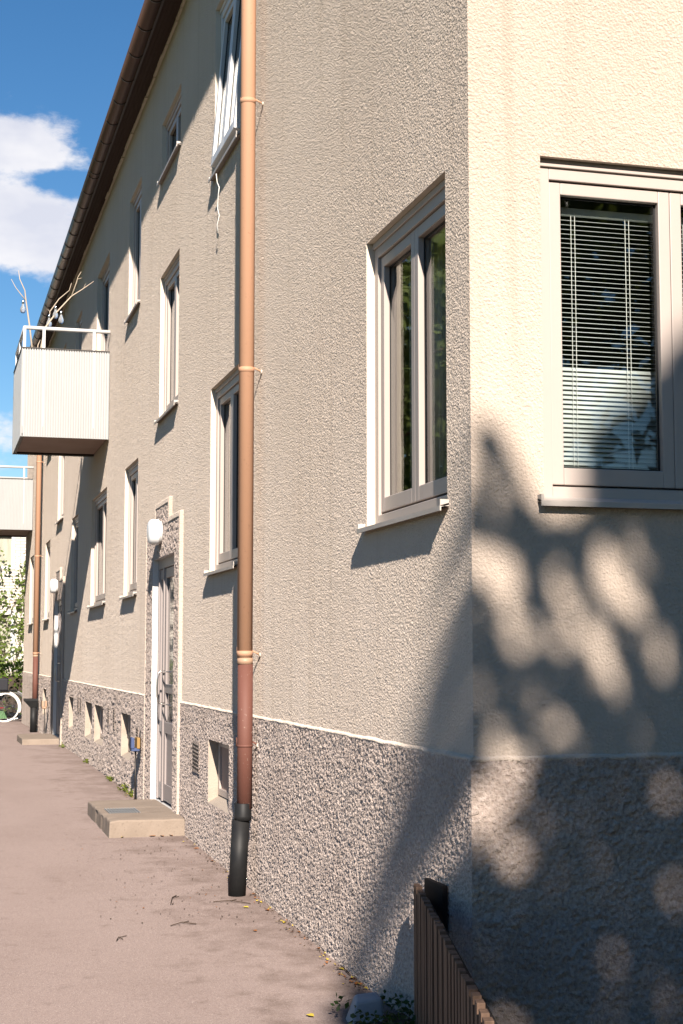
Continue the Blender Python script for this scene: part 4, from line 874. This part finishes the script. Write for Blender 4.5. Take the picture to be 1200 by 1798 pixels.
# ------------------------------------------------------------------ the tree behind the camera whose shade dapples the corner
def wall_pt(px, py): q = on_y(px, py, YC); return q.x, q.z
HOLES = []
for (px, py, rx, ry, a, o) in ((868, 1000, 50, 62, -20, 1), (992, 1025, 30, 46, -18, .86), (1082, 1025, 40, 66, -22, 1), (1052, 1140, 33, 50, 0, 1), (1160, 1140, 26, 46, -5, .98), (908, 1105, 40, 50, 10, .87),
        (985, 1112, 40, 42, 0, .87), (945, 1085, 34, 30, 0, .66), (1030, 1075, 26, 34, 0, .62), (1080, 1190, 26, 38, 0, .8), (950, 1232, 32, 56, -18, .7), (970, 1285, 32, 30, 0, .72), (843, 1210, 18, 38, 0, .85), (872, 1310, 36, 40, 0, .93), (893, 1370, 42, 52, -20, .95),
        (848, 1432, 40, 56, -20, 1), (908, 1475, 48, 50, 0, .85), (970, 1420, 28, 28, 0, .6), (1160, 1398, 30, 42, 25, .86), (1078, 1378, 24, 28, 0, .62), (1180, 1585, 20, 46, -10, .7), (1072, 1700, 26, 42, 0, .68), (890, 1800, 34, 30, 0, .9),
        (885, 868, 38, 44, -20, .82), (838, 830, 14, 60, 0, .7), (1050, 958, 28, 40, 0, .75), (1115, 960, 32, 52, -20, .75), (1135, 1085, 26, 36, 0, .6), (1020, 850, 36, 34, 0, 1), (1040, 1190, 22, 30, 0, .55), (1170, 1760, 26, 42, 0, .66), (845, 1080, 20, 40, 0, .6), (1195, 960, 20, 30, 0, .5), (900, 930, 26, 22, 0, .4)):
    x, z = wall_pt(px, py); k = 6.05 / F_PX; HOLES.append((x, z, max(rx * k - .016, .03), max(ry * k - .016, .04), math.radians(-a * 1.3), o, random.random() * 6.3, random.random() * 6.3))
HOLES += [(-.10, .93, .20, .10, 0, .95, 0, 0), (-.06, 1.42, .03, .12, 0, .7, 0, 0), (-.22, 1.08, .05, .07, 0, .8, 0, 0)]
ZX = [-.48, -.36, -.30, -.16, -.06, .0, .02, .10, .17, .25, .31, .48, .52, .57, .64, .75, .86, .95, 1.5, 3.0, 4.4, 5.2]
ZZ = [.66, .85, 1.15, 1.50, 1.95, 2.30, 2.50, 2.50, 2.37, 2.20, 2.12, 2.16, 2.45, 2.64, 2.71, 2.74, 2.84, 2.96, 3.4, 3.6, 2.8, 1.6]
sx_, sz_ = 1 / 6.1, 3.8 / 6.1
Pn = []
def try_leaf(x, z):
    zm = float(np.interp(x, ZX, ZZ)) - .05
    if z > zm or x < (-.36 + .06 * math.sin(z * 7) if z > .68 else -.46 + .03 * math.sin(z * 9)): return
    for (hx, hz, ra, rb, a, o, f1, f2) in HOLES:
        dx, dz = x - hx, z - hz; u = dx * math.cos(a) + dz * math.sin(a); v = -dx * math.sin(a) + dz * math.cos(a)
        th = math.atan2(v / rb, u / ra)
        if (u / ra) ** 2 + (v / rb) ** 2 < (1.02 + .26 * math.sin(2 * th + f1) + .2 * math.sin(3 * th + f2)) ** 2 and random.random() < o: return
    s_ = random.uniform(12.5, 16.5)
    Pn.append((x - s_ * sx_, YC - s_, z + s_ * sz_))
for i in range(24000): try_leaf(random.uniform(-.48, 1.25), random.uniform(-.35, 2.95))
for i in range(14000): try_leaf(random.uniform(1.25, 5.2), random.uniform(-2.2, 3.6) if random.random() < .8 else random.uniform(-2.2, 1))
for i in range(4000): try_leaf(random.uniform(-.2, 1.25), random.uniform(-4.5, -.35))
for i in range(9000): try_leaf(random.uniform(1.0, 6.0), random.uniform(-4.8, -2.0))
tr = thing('leafy_tree', (.6, YC - 14.5, 0), 'tall leafy tree before the front wall that throws the dappled shade', 'tree')
leaves('crown', Pn, .085, 'leaf_tree', tr, .25, .7)
mm = MB(); limbs = [p for p in random.sample(Pn, 60) if p[0] > .0 - 1.0][:22]
trunk(mm, (.6, YC - 14.5, -.1), (.3, YC - 14.4, 10.2), .2, limbs); mm.build('trunk', 'bark', tr, smooth=True)
